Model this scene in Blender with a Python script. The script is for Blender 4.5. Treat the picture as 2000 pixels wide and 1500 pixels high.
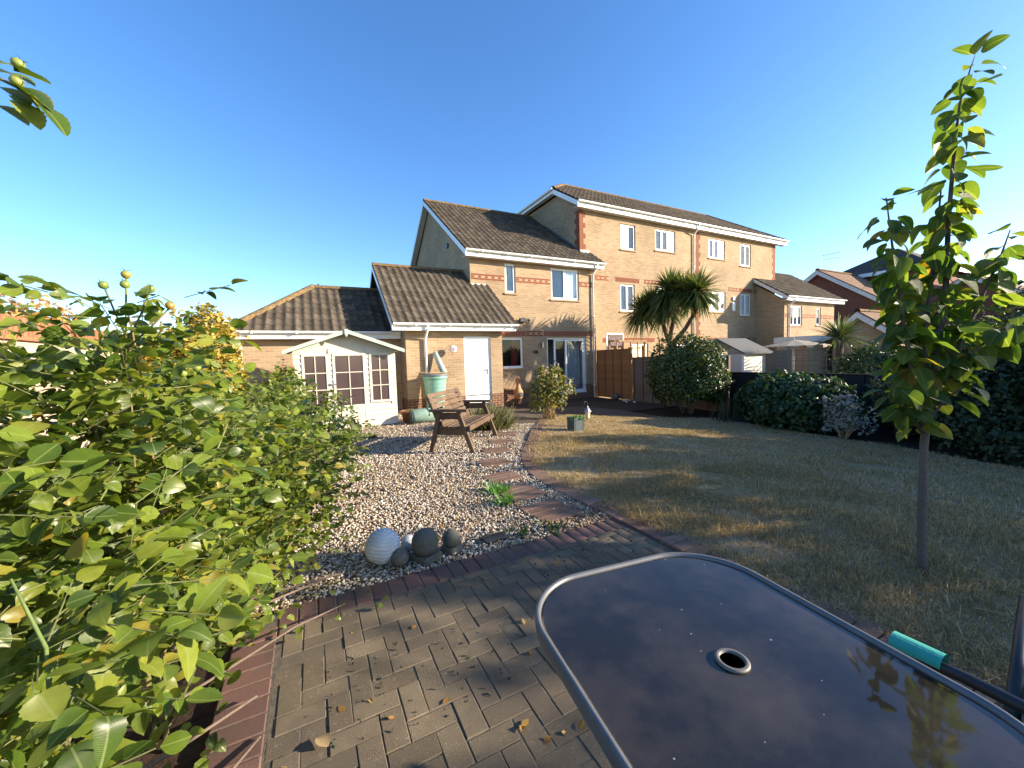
import bpy, bmesh, math, random
import numpy as np
from mathutils import Matrix, Vector, Euler
for o in list(bpy.data.objects): bpy.data.objects.remove(o)
SC = bpy.context.scene
COL = SC.collection
random.seed(5); RNG = np.random.default_rng(11)
PI = math.pi

# ------------------------------------------------------------------ camera, sky, sun, exposure
cam = bpy.data.cameras.new('camera'); camo = bpy.data.objects.new('camera', cam); COL.objects.link(camo)
cam.sensor_width = 36; cam.lens = 13.688; cam.clip_start = .05; cam.clip_end = 800
YAW, PIT, ROL = .475289, .0627682, -.0305214
f0 = Vector((math.sin(YAW), math.cos(YAW), 0)); r0 = Vector((math.cos(YAW), -math.sin(YAW), 0)); u0 = Vector((0, 0, 1))
fw = math.cos(PIT)*f0 - math.sin(PIT)*u0; up = math.sin(PIT)*f0 + math.cos(PIT)*u0
rt = math.cos(ROL)*r0 + math.sin(ROL)*up; up2 = -math.sin(ROL)*r0 + math.cos(ROL)*up
mw = Matrix((rt, up2, -fw)).transposed().to_4x4(); mw.translation = (0, 0, 1.416)
camo.matrix_world = mw
SC.camera = camo
SUN_DIR = Vector((1.7, -1.0, .62)).normalized()          # towards the sun
SUN_EL = math.asin(SUN_DIR.z); SUN_AZ = math.atan2(SUN_DIR.x, SUN_DIR.y)
w = bpy.data.worlds.new('World'); SC.world = w; w.use_nodes = True
wn = w.node_tree.nodes; wl = w.node_tree.links
bg = wn.get('Background') or wn.new('ShaderNodeBackground')
sky = wn.new('ShaderNodeTexSky'); sky.sky_type = 'NISHITA'; sky.sun_disc = False
sky.sun_elevation = SUN_EL; sky.sun_rotation = SUN_AZ; sky.altitude = 0; sky.air_density = 1.0; sky.dust_density = .5; sky.ozone_density = 3.0
hs = wn.new('ShaderNodeHueSaturation'); hs.inputs['Saturation'].default_value = 1.2; hs.inputs['Hue'].default_value = .507
wl.new(sky.outputs[0], hs.inputs['Color']); wl.new(hs.outputs[0], bg.inputs[0]); bg.inputs[1].default_value = .12
sl = bpy.data.lights.new('sun', 'SUN'); sl.energy = 5.0; sl.angle = math.radians(.6); sl.color = (1.0, .86, .66)
slo = bpy.data.objects.new('sun', sl); COL.objects.link(slo); slo.location = (30, -20, 20)
slo.rotation_euler = SUN_DIR.to_track_quat('Z', 'Y').to_euler()
SC.view_settings.view_transform = 'Standard'; SC.view_settings.look = 'None'
SC.view_settings.gamma = 1; SC.view_settings.exposure = 1.55; SC.view_settings.use_curve_mapping = False

# ------------------------------------------------------------------ materials
def new_mat(name):
    m = bpy.data.materials.new(name); m.use_nodes = True
    nt = m.node_tree; b = nt.nodes['Principled BSDF']
    return m, nt, b
def N(nt, t, **k):
    n = nt.nodes.new(t)
    for a, v in k.items():
        if a == 'inp':
            for i, x in v.items(): n.inputs[i].default_value = x
        else: setattr(n, a, v)
    return n
def c4(c): return (c[0], c[1], c[2], 1)
def ramp(nt, fac, stops):
    r = N(nt, 'ShaderNodeValToRGB'); el = r.color_ramp.elements
    while len(el) < len(stops): el.new(.5)
    for e, (p, c) in zip(el, stops): e.position = p; e.color = c4(c)
    nt.links.new(fac, r.inputs[0]); return r.outputs[0]
def pos(nt): return N(nt, 'ShaderNodeNewGeometry').outputs['Position']
def noise(nt, scale, detail=4, vec=None, rough=.55):
    n = N(nt, 'ShaderNodeTexNoise', inp={'Scale': scale, 'Detail': detail, 'Roughness': rough})
    nt.links.new(vec if vec is not None else pos(nt), n.inputs['Vector']); return n.outputs['Fac']
def mixc(nt, fac, a, b, mode='MIX'):
    m = N(nt, 'ShaderNodeMix', data_type='RGBA', blend_type=mode)
    for s, v in ((0, fac), (6, a), (7, b)):
        if isinstance(v, (int, float)): m.inputs[s].default_value = v
        elif isinstance(v, tuple): m.inputs[s].default_value = c4(v)
        else: nt.links.new(v, m.inputs[s])
    return m.outputs[2]
def bump(nt, b, h, strength=.4, dist=.01):
    n = N(nt, 'ShaderNodeBump', inp={'Strength': strength, 'Distance': dist})
    nt.links.new(h, n.inputs['Height']); nt.links.new(n.outputs[0], b.inputs['Normal'])
def math_n(nt, op, a, b=0.):
    n = N(nt, 'ShaderNodeMath', operation=op)
    for i, v in ((0, a), (1, b)):
        if isinstance(v, (int, float)): n.inputs[i].default_value = v
        else: nt.links.new(v, n.inputs[i])
    return n.outputs[0]
def rnd_of(nt):
    a = N(nt, 'ShaderNodeAttribute', attribute_name='rnd').outputs['Fac']
    i = N(nt, 'ShaderNodeObjectInfo').outputs['Random']
    return math_n(nt, 'FRACT', math_n(nt, 'ADD', a, i))
def plain(name, col, rough=.6, var=.15, scale=8., bmp=.0, spec=.5, metal=0.):
    m, nt, b = new_mat(name)
    f = noise(nt, scale, 5)
    lo = tuple(x*(1-var) for x in col); hi = tuple(min(1, x*(1+var)) for x in col)
    nt.links.new(ramp(nt, f, [(.3, lo), (.7, hi)]), b.inputs['Base Color'])
    b.inputs['Roughness'].default_value = rough; b.inputs['Specular IOR Level'].default_value = spec; b.inputs['Metallic'].default_value = metal
    if bmp: bump(nt, b, noise(nt, scale*6, 6), bmp, .01)
    return m
def brick_mat(name, c1, c2, mortar, bw=.225, rh=.075, ms=.010, dirt=.25):
    m, nt, b = new_mat(name)
    sx = N(nt, 'ShaderNodeSeparateXYZ'); nt.links.new(pos(nt), sx.inputs[0])
    cb = N(nt, 'ShaderNodeCombineXYZ')
    nt.links.new(math_n(nt, 'ADD', sx.outputs[0], sx.outputs[1]), cb.inputs[0]); nt.links.new(sx.outputs[2], cb.inputs[1])
    t = N(nt, 'ShaderNodeTexBrick', inp={'Color1': c4(c1), 'Color2': c4(c2), 'Mortar': c4(mortar), 'Scale': 1., 'Mortar Size': ms, 'Mortar Smooth': .25, 'Bias': -.1, 'Brick Width': bw, 'Row Height': rh})
    nt.links.new(cb.outputs[0], t.inputs['Vector'])
    c = mixc(nt, noise(nt, 30, 4), t.outputs['Color'], (.75, .75, .75), 'MULTIPLY')
    d = ramp(nt, noise(nt, .7, 6), [(.35, (1-dirt,)*3), (.65, (1, 1, 1))])
    c = mixc(nt, 1., c, d, 'MULTIPLY')
    nt.links.new(c, b.inputs['Base Color']); b.inputs['Roughness'].default_value = .88; b.inputs['Specular IOR Level'].default_value = .25
    h = math_n(nt, 'ADD', math_n(nt, 'MULTIPLY', t.outputs['Fac'], -1.), math_n(nt, 'MULTIPLY', noise(nt, 120, 3), .35))
    bump(nt, b, h, .55, .006)
    return m
def leaf_mat(name, stops, rough=.42, trans=.3, spec=.4, vein=False):
    m, nt, b = new_mat(name)
    f = rnd_of(nt); c = ramp(nt, f, stops)
    c = mixc(nt, .5, c, ramp(nt, noise(nt, 60, 3), [(.3, (.6, .6, .6)), (.7, (1, 1, 1))]), 'MULTIPLY')
    nt.links.new(c, b.inputs['Base Color']); b.inputs['Roughness'].default_value = rough; b.inputs['Specular IOR Level'].default_value = spec
    if vein:
        uv = N(nt, 'ShaderNodeAttribute', attribute_name='lv').outputs['Vector']
        wv = N(nt, 'ShaderNodeTexWave', inp={'Scale': 2.2, 'Distortion': .4}); wv.bands_direction = 'Y'
        nt.links.new(uv, wv.inputs['Vector']); bump(nt, b, wv.outputs['Fac'], .5, .004); sx_ = N(nt, 'ShaderNodeSeparateXYZ'); nt.links.new(uv, sx_.inputs[0]); c = mixc(nt, math_n(nt, 'MULTIPLY', math_n(nt, 'LESS_THAN', math_n(nt, 'ABSOLUTE', sx_.outputs[0]), .05), .45), c, (.32, .36, .12)); nt.links.new(c, b.inputs['Base Color'])
    tr = N(nt, 'ShaderNodeBsdfTranslucent'); nt.links.new(mixc(nt, 1., c, (1.6, 1.5, .6), 'MULTIPLY'), tr.inputs[0])
    mx = N(nt, 'ShaderNodeMixShader'); mx.inputs[0].default_value = trans
    nt.links.new(b.outputs[0], mx.inputs[1]); nt.links.new(tr.outputs[0], mx.inputs[2])
    nt.links.new(mx.outputs[0], nt.nodes['Material Output'].inputs[0])
    return m
def piece_mat(name, stops, rough=.85, grain=60., bmp=.35, spec=.3, patch=None, moss=None):
    m, nt, b = new_mat(name)
    c = ramp(nt, rnd_of(nt), stops)
    c = mixc(nt, .7, c, ramp(nt, noise(nt, grain, 5), [(.25, (.55, .55, .55)), (.75, (1.15, 1.15, 1.15))]), 'MULTIPLY')
    if patch: c = mixc(nt, ramp(nt, noise(nt, patch[0], 5), [(patch[1], (0, 0, 0)), (patch[2], (1, 1, 1))]), c, patch[3])
    if moss: c = mixc(nt, ramp(nt, noise(nt, moss[0], 6), [(moss[1], (0, 0, 0)), (moss[2], (1, 1, 1))]), c, moss[3])
    nt.links.new(c, b.inputs['Base Color']); b.inputs['Roughness'].default_value = rough; b.inputs['Specular IOR Level'].default_value = spec
    bump(nt, b, noise(nt, grain*2, 5), bmp, .006)
    return m
def glass_mat(name, tint=(.02, .025, .03), rough=.02):
    m, nt, b = new_mat(name)
    tr = N(nt, 'ShaderNodeBsdfTransparent', inp={'Color': (.93, .96, .97, 1)}); gl = N(nt, 'ShaderNodeBsdfGlossy', inp={'Roughness': rough})
    fr = N(nt, 'ShaderNodeFresnel', inp={'IOR': 1.5}); mx = N(nt, 'ShaderNodeMixShader')
    nt.links.new(fr.outputs[0], mx.inputs[0]); nt.links.new(tr.outputs[0], mx.inputs[1]); nt.links.new(gl.outputs[0], mx.inputs[2])
    nt.links.new(mx.outputs[0], nt.nodes['Material Output'].inputs[0]); return m
def wood_mat(name, c1, c2, rough=.75, axis_scale=(1, 1, 14)):
    m, nt, b = new_mat(name)
    mp = N(nt, 'ShaderNodeMapping', inp={'Scale': axis_scale}); tc = N(nt, 'ShaderNodeTexCoord'); nt.links.new(tc.outputs['Object'], mp.inputs[0])
    f = noise(nt, 4, 6, mp.outputs[0], .65)
    c = ramp(nt, f, [(.3, c1), (.7, c2)])
    c = mixc(nt, .5, c, ramp(nt, rnd_of(nt), [(0, (.6, .6, .6)), (1, (1.1, 1.1, 1.1))]), 'MULTIPLY')
    nt.links.new(c, b.inputs['Base Color']); b.inputs['Roughness'].default_value = rough; b.inputs['Specular IOR Level'].default_value = .3
    bump(nt, b, f, .35, .005); return m

M = {}
M['buff'] = brick_mat('buff_brick', (.48, .33, .19), (.365, .24, .13), (.46, .37, .27))
M['redb'] = brick_mat('red_brick', (.26, .075, .035), (.18, .05, .028), (.34, .27, .2))
M['far_red'] = brick_mat('far_red_brick', (.25, .085, .05), (.19, .06, .04), (.3, .2, .15), ms=.008)
M['plinth'] = brick_mat('plinth_brick', (.22, .085, .04), (.15, .055, .03), (.36, .28, .2))
M['band_red'] = piece_mat('band_red', [(0, (.21, .065, .03)), (1, (.28, .095, .045))])
M['band_buff'] = piece_mat('band_buff', [(0, (.40, .25, .135)), (1, (.46, .29, .16))])
M['mortar'] = plain('mortar', (.42, .34, .25), .9, .15, 30, .3)
M['white'] = plain('white_upvc', (.78, .78, .76), .35, .04, 3)
M['white_old'] = plain('white_paint_worn', (.62, .62, .6), .6, .2, 9, .2)
M['soffit'] = plain('soffit_dark', (.12, .11, .1), .7, .2)
M['lead'] = plain('lead', (.10, .11, .13), .5, .25, 12, .2)
M['tile'] = piece_mat('roof_tile', [(0, (.06, .047, .036)), (.5, (.085, .068, .05)), (1, (.115, .093, .07))], .9, 45, .5, .2, patch=(9., .62, .74, (.19, .165, .12)))
M['tile_lichen'] = piece_mat('roof_tile_lichen', [(0, (.13, .09, .05)), (1, (.18, .12, .06))], .95, 40, .5, .2, patch=(14., .5, .68, (.30, .18, .05)))
M['tile_brown'] = piece_mat('roof_tile_brown', [(0, (.10, .075, .055)), (1, (.15, .115, .085))], .9, 40, .4, .2)
M['tile_terra'] = brick_mat('terracotta_roof', (.26, .15, .09), (.2, .115, .07), (.1, .06, .04), .3, .12, .012)
M['tile_far'] = brick_mat('dark_far_roof', (.11, .075, .06), (.085, .06, .05), (.05, .04, .035), .3, .15, .012)
M['glass'] = glass_mat('window_glass')
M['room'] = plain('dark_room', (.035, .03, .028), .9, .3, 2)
M['curtain'] = plain('white_curtain', (.8, .8, .8), .9, .1, 6)
M['curtain_sky_reflect'] = plain('sky_reflection_curtain', (.5, .58, .66), .8, .08, 3)  # pale blue puts the panes' sky reflection into the curtain colour
M['curtain_grey'] = plain('grey_curtain', (.36, .37, .36), .9, .15, 5)
M['curtain_red'] = plain('red_curtain', (.25, .03, .025), .9, .2, 5)
M['door_white'] = plain('white_door_paint', (.82, .81, .78), .4, .03, 3)
M['metal'] = plain('grey_metal', (.35, .35, .36), .35, .1, 10, 0, .5, .8)
M['black'] = plain('black_plastic', (.02, .02, .02), .45, .3, 10)
M['fence'] = wood_mat('orange_fence_wood', (.22, .095, .035), (.38, .18, .07), .8, (1, 1, 6))
M['fence_grey'] = wood_mat('brown_grey_fence_wood', (.13, .088, .062), (.21, .15, .105), .85, (1, 1, 6))
M['fence_pale'] = wood_mat('weathered_fence_wood', (.2, .165, .125), (.31, .26, .2), .85, (1, 1, 6))
M['fence_dark'] = wood_mat('dark_stained_fence', (.016, .013, .013), (.032, .026, .024), .8, (1, 1, 6))
M['trellis'] = wood_mat('trellis_wood', (.3, .18, .09), (.42, .28, .15), .8)
M['bench'] = wood_mat('weathered_bench_wood', (.07, .042, .025), (.17, .115, .07), .75, (1, 1, 1))
M['shed'] = plain('cream_paint', (.60, .55, .44), .6, .07, 3, .06)
M['shed_trim'] = plain('sage_paint', (.36, .43, .37), .6, .1, 6, .1)
M['shed_glass'] = plain('summerhouse_pane', (.075, .05, .052), .12, .15, 2, 0, .6)
M['felt'] = plain('roof_felt', (.09, .09, .09), .9, .2, 30, .3)
M['terracotta'] = plain('terracotta', (.36, .14, .06), .8, .2, 12, .2)
M['clay'] = plain('chiminea_clay', (.4, .22, .1), .8, .2, 9, .2)
M['green_plastic'] = plain('green_plastic', (.16, .34, .27), .45, .08, 4)
M['bag'] = plain('green_bag', (.16, .25, .2), .7, .15, 9, .2)
M['dark_green'] = plain('dark_green', (.03, .06, .05), .6, .3, 9)
M['stone_white'] = plain('white_washed_stone', (.55, .55, .55), .85, .12, 14, .2)
M['stone_grey'] = piece_mat('grey_cast_stone', [(0, (.12, .115, .095)), (1, (.16, .15, .13))], .9, 40, .5, .2, moss=(6, .5, .7, (.1, .11, .06)))
M['soil'] = plain('dark_soil', (.045, .03, .021), .95, .5, 14, .6, .1)
M['bark'] = piece_mat('bark', [(0, (.13, .095, .075)), (1, (.16, .12, .095))], .9, 50, .7)
M['palm_bark'] = piece_mat('palm_bark', [(0, (.13, .085, .055)), (1, (.16, .1, .07))], .95, 30, .8)
M['cane'] = piece_mat('rose_cane', [(0, (.16, .14, .05)), (.5, (.12, .17, .05)), (1, (.2, .14, .07))], .7, 40, .3)
M['rose_leaf'] = leaf_mat('rose_leaf', [(0, (.05, .10, .014)), (.35, (.125, .19, .022)), (.7, (.21, .28, .034)), (.93, (.29, .33, .045)), (1, (.42, .33, .05))], .27, .35, .5, True)
M['tree_leaf'] = leaf_mat('cherry_leaf', [(0, (.06, .12, .022)), (.5, (.10, .17, .03)), (.85, (.15, .21, .035)), (.95, (.26, .26, .045)), (1, (.35, .2, .03))], .38, .6, .45, True)
M['bush_leaf'] = leaf_mat('shrub_leaf', [(0, (.022, .05, .014)), (.5, (.045, .085, .02)), (.85, (.08, .12, .025)), (1, (.2, .15, .04))], .4, .25)
M['laurel_leaf'] = leaf_mat('laurel_leaf', [(0, (.014, .042, .014)), (.6, (.026, .065, .02)), (1, (.09, .13, .035))], .45, .2, .4)
M['dark_leaf'] = leaf_mat('dark_shrub_leaf', [(0, (.014, .03, .012)), (.6, (.024, .05, .018)), (1, (.06, .08, .025))], .5, .2)
M['yellow_leaf'] = leaf_mat('golden_conifer', [(0, (.24, .19, .03)), (.6, (.42, .31, .04)), (1, (.52, .4, .09))], .6, .25)
M['orange_leaf'] = leaf_mat('dry_orange_plant', [(0, (.3, .15, .05)), (.6, (.42, .24, .05)), (1, (.48, .32, .12))], .7, .25)
M['palm_leaf'] = leaf_mat('palm_leaf', [(0, (.06, .095, .026)), (.6, (.13, .18, .05)), (.9, (.2, .23, .075)), (1, (.3, .24, .13))], .35, .25, .5)
M['yucca_leaf'] = leaf_mat('yucca_leaf', [(0, (.08, .12, .05)), (1, (.2, .24, .11))], .4, .25)
M['lavender'] = leaf_mat('lavender', [(0, (.09, .11, .05)), (.7, (.2, .2, .09)), (1, (.3, .24, .14))], .8, .2)
M['bamboo_leaf'] = leaf_mat('variegated_shrub', [(0, (.05, .08, .02)), (.5, (.13, .15, .03)), (.8, (.28, .24, .04)), (1, (.3, .2, .1))], .5, .3)
M['silver'] = leaf_mat('silver_thistle', [(0, (.16, .17, .14)), (.6, (.28, .28, .24)), (1, (.36, .33, .26))], .8, .15)
M['straw_stem'] = plain('dry_stem', (.3, .21, .1), .85, .25, 20)
M['grass'] = leaf_mat('lawn_grass', [(0, (.15, .14, .06)), (.3, (.31, .235, .12)), (.55, (.52, .375, .2)), (1, (.68, .51, .31))], .8, .3, .15)
M['lettuce'] = leaf_mat('bright_plant', [(0, (.07, .2, .03)), (1, (.16, .32, .06))], .5, .3)
M['petal_pink'] = leaf_mat('pink_petal', [(0, (.62, .3, .28)), (1, (.7, .45, .42))], .6, .3)
M['petal_red'] = leaf_mat('red_petal', [(0, (.45, .05, .02)), (1, (.6, .14, .04))], .6, .3)
M['hip'] = leaf_mat('rose_hip', [(0, (.16, .22, .04)), (.8, (.25, .3, .06)), (1, (.4, .22, .05))], .35, .1, .5)
M['gravel'] = piece_mat('gravel_stone', [(0, (.13, .08, .048)), (.25, (.28, .195, .12)), (.55, (.45, .375, .28)), (1, (.64, .6, .53))], .8, 90, .2)
M['paver'] = piece_mat('buff_paver', [(0, (.15, .117, .076)), (.5, (.20, .155, .10)), (1, (.25, .195, .125))], .9, 150, .9, .2, patch=(75., .6, .68, (.27, .24, .2)), moss=(2.2, .4, .66, (.11, .09, .068)))
M['paver_red'] = piece_mat('red_paver', [(0, (.13, .072, .058)), (.6, (.165, .09, .072)), (1, (.20, .112, .088))], .85, 120, .5, .3, moss=(3.1, .5, .7, (.09, .065, .05)))
M['edging'] = piece_mat('edging_brick', [(0, (.15, .085, .058)), (.6, (.19, .115, .08)), (1, (.235, .15, .105))], .85, 90, .5)
M['block'] = piece_mat('pale_block', [(0, (.42, .33, .23)), (1, (.54, .44, .32))], .9, 40, .5)
M['coping'] = piece_mat('red_coping', [(0, (.33, .12, .06)), (1, (.42, .17, .09))], .85, 50, .4)
M['table_frame'] = plain('powder_coated_frame', (.13, .13, .135), .4, .08, 20, 0, .5, .3)
M['teal'] = plain('teal_cushion', (.03, .35, .27), .8, .1, 20, .1)
def table_glass():
    m, nt, b = new_mat('dusty_dark_glass')
    d1 = ramp(nt, noise(nt, 4.5, 9, None, .65), [(.4, (.04, .04, .04)), (.72, (.7, .7, .7))])
    d2 = ramp(nt, noise(nt, 210, 4), [(.2, (.7, .7, .7)), (.8, (1, 1, 1))])
    sp = N(nt, 'ShaderNodeTexVoronoi', inp={'Scale': 34., 'Randomness': 1.}); nt.links.new(pos(nt), sp.inputs['Vector'])
    sp_m = math_n(nt, 'MULTIPLY', math_n(nt, 'LESS_THAN', sp.outputs['Distance'], math_n(nt, 'MULTIPLY', noise(nt, 15, 2), .14)), math_n(nt, 'GREATER_THAN', N_sep(nt, sp.outputs['Color']), .62))
    dust = math_n(nt, 'MULTIPLY', d1, d2)
    c = mixc(nt, math_n(nt, 'MULTIPLY', dust, .38), (.012, .011, .010), (.17, .13, .095))
    c = mixc(nt, math_n(nt, 'MULTIPLY', sp_m, .7), c, (.36, .33, .29))
    nt.links.new(c, b.inputs['Base Color'])
    r = math_n(nt, 'ADD', math_n(nt, 'MULTIPLY', dust, .08), .02)
    nt.links.new(r, b.inputs['Roughness']); b.inputs['IOR'].default_value = 1.5; b.inputs['Specular IOR Level'].default_value = .5
    return m
def N_sep(nt, colr):
    s = N(nt, 'ShaderNodeSeparateColor'); nt.links.new(colr, s.inputs[0]); return s.outputs[0]
M['tglass'] = table_glass()
def ground_mat(name, cols, s1, s2, green=None):
    m, nt, b = new_mat(name)
    c = ramp(nt, noise(nt, s1, 8, None, .7), cols)
    if green: c = mixc(nt, ramp(nt, noise(nt, .55, 5), [(.48, (0, 0, 0)), (.6, (.75, .75, .75))]), c, green)
    nt.links.new(c, b.inputs['Base Color']); b.inputs['Roughness'].default_value = .95; b.inputs['Specular IOR Level'].default_value = .15
    bump(nt, b, noise(nt, s2, 8, None, .7), .8, .03); return m
M['lawn'] = ground_mat('dry_lawn_ground', [(.3, (.17, .12, .07)), (.55, (.36, .26, .15)), (.75, (.5, .38, .23))], 22, 40, (.25, .215, .11))
M['gravel_bed'] = ground_mat('gravel_bed', [(.3, (.14, .10, .065)), (.5, (.32, .25, .17)), (.7, (.46, .40, .31))], 45, 45)
M['far_paving'] = brick_mat('far_paving', (.15, .105, .07), (.12, .085, .06), (.07, .05, .035), .2, .1, .008)
M['field'] = ground_mat('surrounding_ground', [(.3, (.06, .06, .03)), (.7, (.1, .09, .05))], 2, 8)

# ------------------------------------------------------------------ mesh helpers
OFF = {}
class MB:
    def __init__(s): s.v = []; s.f = []
    def box(s, x0, x1, y0, y1, z0, z1, T=None):
        i = len(s.v); P = [(x, y, z) for z in (z0, z1) for y in (y0, y1) for x in (x0, x1)]
        if T is not None: P = [tuple(T @ Vector(p)) for p in P]
        s.v += P
        s.f += [(i, i+2, i+3, i+1), (i+4, i+5, i+7, i+6), (i, i+1, i+5, i+4), (i+2, i+6, i+7, i+3), (i, i+4, i+6, i+2), (i+1, i+3, i+7, i+5)]
        return s
    def quad(s, a, b, c, d): i = len(s.v); s.v += [a, b, c, d]; s.f.append((i, i+1, i+2, i+3)); return s
    def poly(s, pts): i = len(s.v); s.v += list(pts); s.f.append(tuple(range(i, i+len(pts)))); return s
    def prism(s, pts, vec):
        i = len(s.v); n = len(pts); v = Vector(vec)
        s.v += [tuple(p) for p in pts] + [tuple(Vector(p)+v) for p in pts]
        s.f.append(tuple(range(i, i+n))[::-1]); s.f.append(tuple(range(i+n, i+2*n)))
        for k in range(n): s.f.append((i+k, i+(k+1) % n, i+n+(k+1) % n, i+n+k))
        return s
    def tube(s, pts, rad, n=8, cap=True):
        pts = [Vector(p) for p in pts]
        if not hasattr(rad, '__len__'): rad = [rad]*len(pts)
        i0 = len(s.v); ref = None
        for k, p in enumerate(pts):
            d = (pts[min(k+1, len(pts)-1)] - pts[max(k-1, 0)]).normalized()
            if ref is None: ref = d.orthogonal().normalized()
            ref = (ref - d*ref.dot(d)); ref = ref.normalized() if ref.length > 1e-6 else d.orthogonal().normalized()
            b = d.cross(ref)
            for j in range(n):
                a = 2*PI*j/n; s.v.append(tuple(p + rad[k]*(math.cos(a)*ref + math.sin(a)*b)))
        for k in range(len(pts)-1):
            for j in range(n): s.f.append((i0+k*n+j, i0+k*n+(j+1) % n, i0+(k+1)*n+(j+1) % n, i0+(k+1)*n+j))
        if cap:
            s.f.append(tuple(range(i0, i0+n))[::-1]); s.f.append(tuple(range(i0+(len(pts)-1)*n, i0+len(pts)*n)))
        return s
    def lathe(s, prof, c=(0, 0, 0), n=20):
        i0 = len(s.v)
        for r, z in prof:
            for j in range(n): a = 2*PI*j/n; s.v.append((c[0]+r*math.cos(a), c[1]+r*math.sin(a), c[2]+z))
        for k in range(len(prof)-1):
            for j in range(n): s.f.append((i0+k*n+j, i0+k*n+(j+1) % n, i0+(k+1)*n+(j+1) % n, i0+(k+1)*n+j))
        s.f.append(tuple(range(i0, i0+n))[::-1]); s.f.append(tuple(range(i0+(len(prof)-1)*n, i0+len(prof)*n)))
        return s
def link_mesh(name, me, mat, parent=None):
    o = bpy.data.objects.new(name, me); COL.objects.link(o)
    if mat is not None and not me.materials: me.materials.append(M[mat] if isinstance(mat, str) else mat)
    if parent is not None: o.parent = parent; OFF[o] = OFF.get(parent, Vector((0, 0, 0)))
    return o
def obj(name, mb, mat, parent=None, smooth=False, bevel=0):
    off = OFF.get(parent, Vector((0, 0, 0))) if parent is not None else Vector((0, 0, 0))
    me = bpy.data.meshes.new(name)
    me.from_pydata([(v[0]-off.x, v[1]-off.y, v[2]-off.z) for v in mb.v], [], mb.f)
    bm = bmesh.new(); bm.from_mesh(me); bmesh.ops.recalc_face_normals(bm, faces=bm.faces)
    if bevel: bmesh.ops.bevel(bm, geom=list(bm.edges), offset=bevel, segments=1, affect='EDGES', clamp_overlap=True)
    bm.to_mesh(me); bm.free()
    if smooth: me.polygons.foreach_set('use_smooth', [True]*len(me.polygons))
    me.update(); return link_mesh(name, me, mat, parent)
def np_mesh(name, V, F, mat, parent=None, rnd=None, smooth=False, lv=None):
    off = OFF.get(parent, Vector((0, 0, 0))) if parent is not None else Vector((0, 0, 0))
    V = np.asarray(V, np.float32) - np.array(off[:], np.float32); F = np.asarray(F, np.int32); k = F.shape[1]
    me = bpy.data.meshes.new(name); me.vertices.add(len(V)); me.vertices.foreach_set('co', V.ravel())
    me.loops.add(F.size); me.loops.foreach_set('vertex_index', F.ravel())
    me.polygons.add(len(F)); me.polygons.foreach_set('loop_start', np.arange(0, F.size, k, dtype=np.int32))
    me.update(calc_edges=True)
    if rnd is not None: a = me.attributes.new('rnd', 'FLOAT', 'POINT'); a.data.foreach_set('value', np.asarray(rnd, np.float32))
    if lv is not None: a = me.attributes.new('lv', 'FLOAT_VECTOR', 'POINT'); a.data.foreach_set('vector', np.asarray(lv, np.float32).ravel())
    if smooth: me.polygons.foreach_set('use_smooth', np.ones(len(F), bool))
    me.validate(); return link_mesh(name, me, mat, parent)
def tag(o, label, cat, group=None):
    o['label'] = label; o['category'] = cat
    if group: o['group'] = group
    return o
def thing(name, label, cat, loc, rotz=0, group=None, world=True):
    o = bpy.data.objects.new(name, None); o.empty_display_size = .2; COL.objects.link(o); o.location = loc; o.rotation_euler = (0, 0, rotz)
    OFF[o] = Vector(loc) if world else Vector((0, 0, 0)); return tag(o, label, cat, group)
def structure(name, o): o.name = name; o['kind'] = 'structure'; return o
def place(name, me, parent, loc, rot=(0, 0, 0), scale=None, mat=None):
    o = link_mesh(name, me, mat, parent); off = OFF.get(parent, Vector((0, 0, 0)))
    o.location = Vector(loc) - off; o.rotation_euler = rot
    if scale is not None: o.scale = scale
    return o
def ss(a, b, x): t = np.clip((x-a)/(b-a), 0, 1); return t*t*(3-2*t)
def terr(x, y):
    a = ss(3.5, 9.5, x); b = ss(8.5, 12.5, y)*ss(4.3, 6., x); return -.3*(1-(1-a)*(1-b))
def unit(a): return a/np.maximum(1e-9, np.linalg.norm(a, axis=-1, keepdims=True))

# ------------------------------------------------------------------ ground
def sheet(name, poly_fn, x0, x1, y0, y1, st, dz, mat, label=None):
    xs = np.arange(x0, x1+1e-6, st); ys = np.arange(y0, y1+1e-6, st); idx = {}; V = []; F = []
    def vid(i, j):
        if (i, j) not in idx: idx[(i, j)] = len(V); V.append((xs[i], ys[j], float(terr(xs[i], ys[j]))+dz))
        return idx[(i, j)]
    for i in range(len(xs)-1):
        for j in range(len(ys)-1):
            if poly_fn((xs[i]+xs[i+1])/2, (ys[j]+ys[j+1])/2): F.append((vid(i, j), vid(i+1, j), vid(i+1, j+1), vid(i, j+1)))
    return structure(name, np_mesh(name, V, F, mat, smooth=True))
g = MB(); g.quad((-300, -300, -.62), (300, -300, -.62), (300, 300, -.62), (-300, 300, -.62)); structure('ground', obj('ground', g, 'field'))
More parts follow.
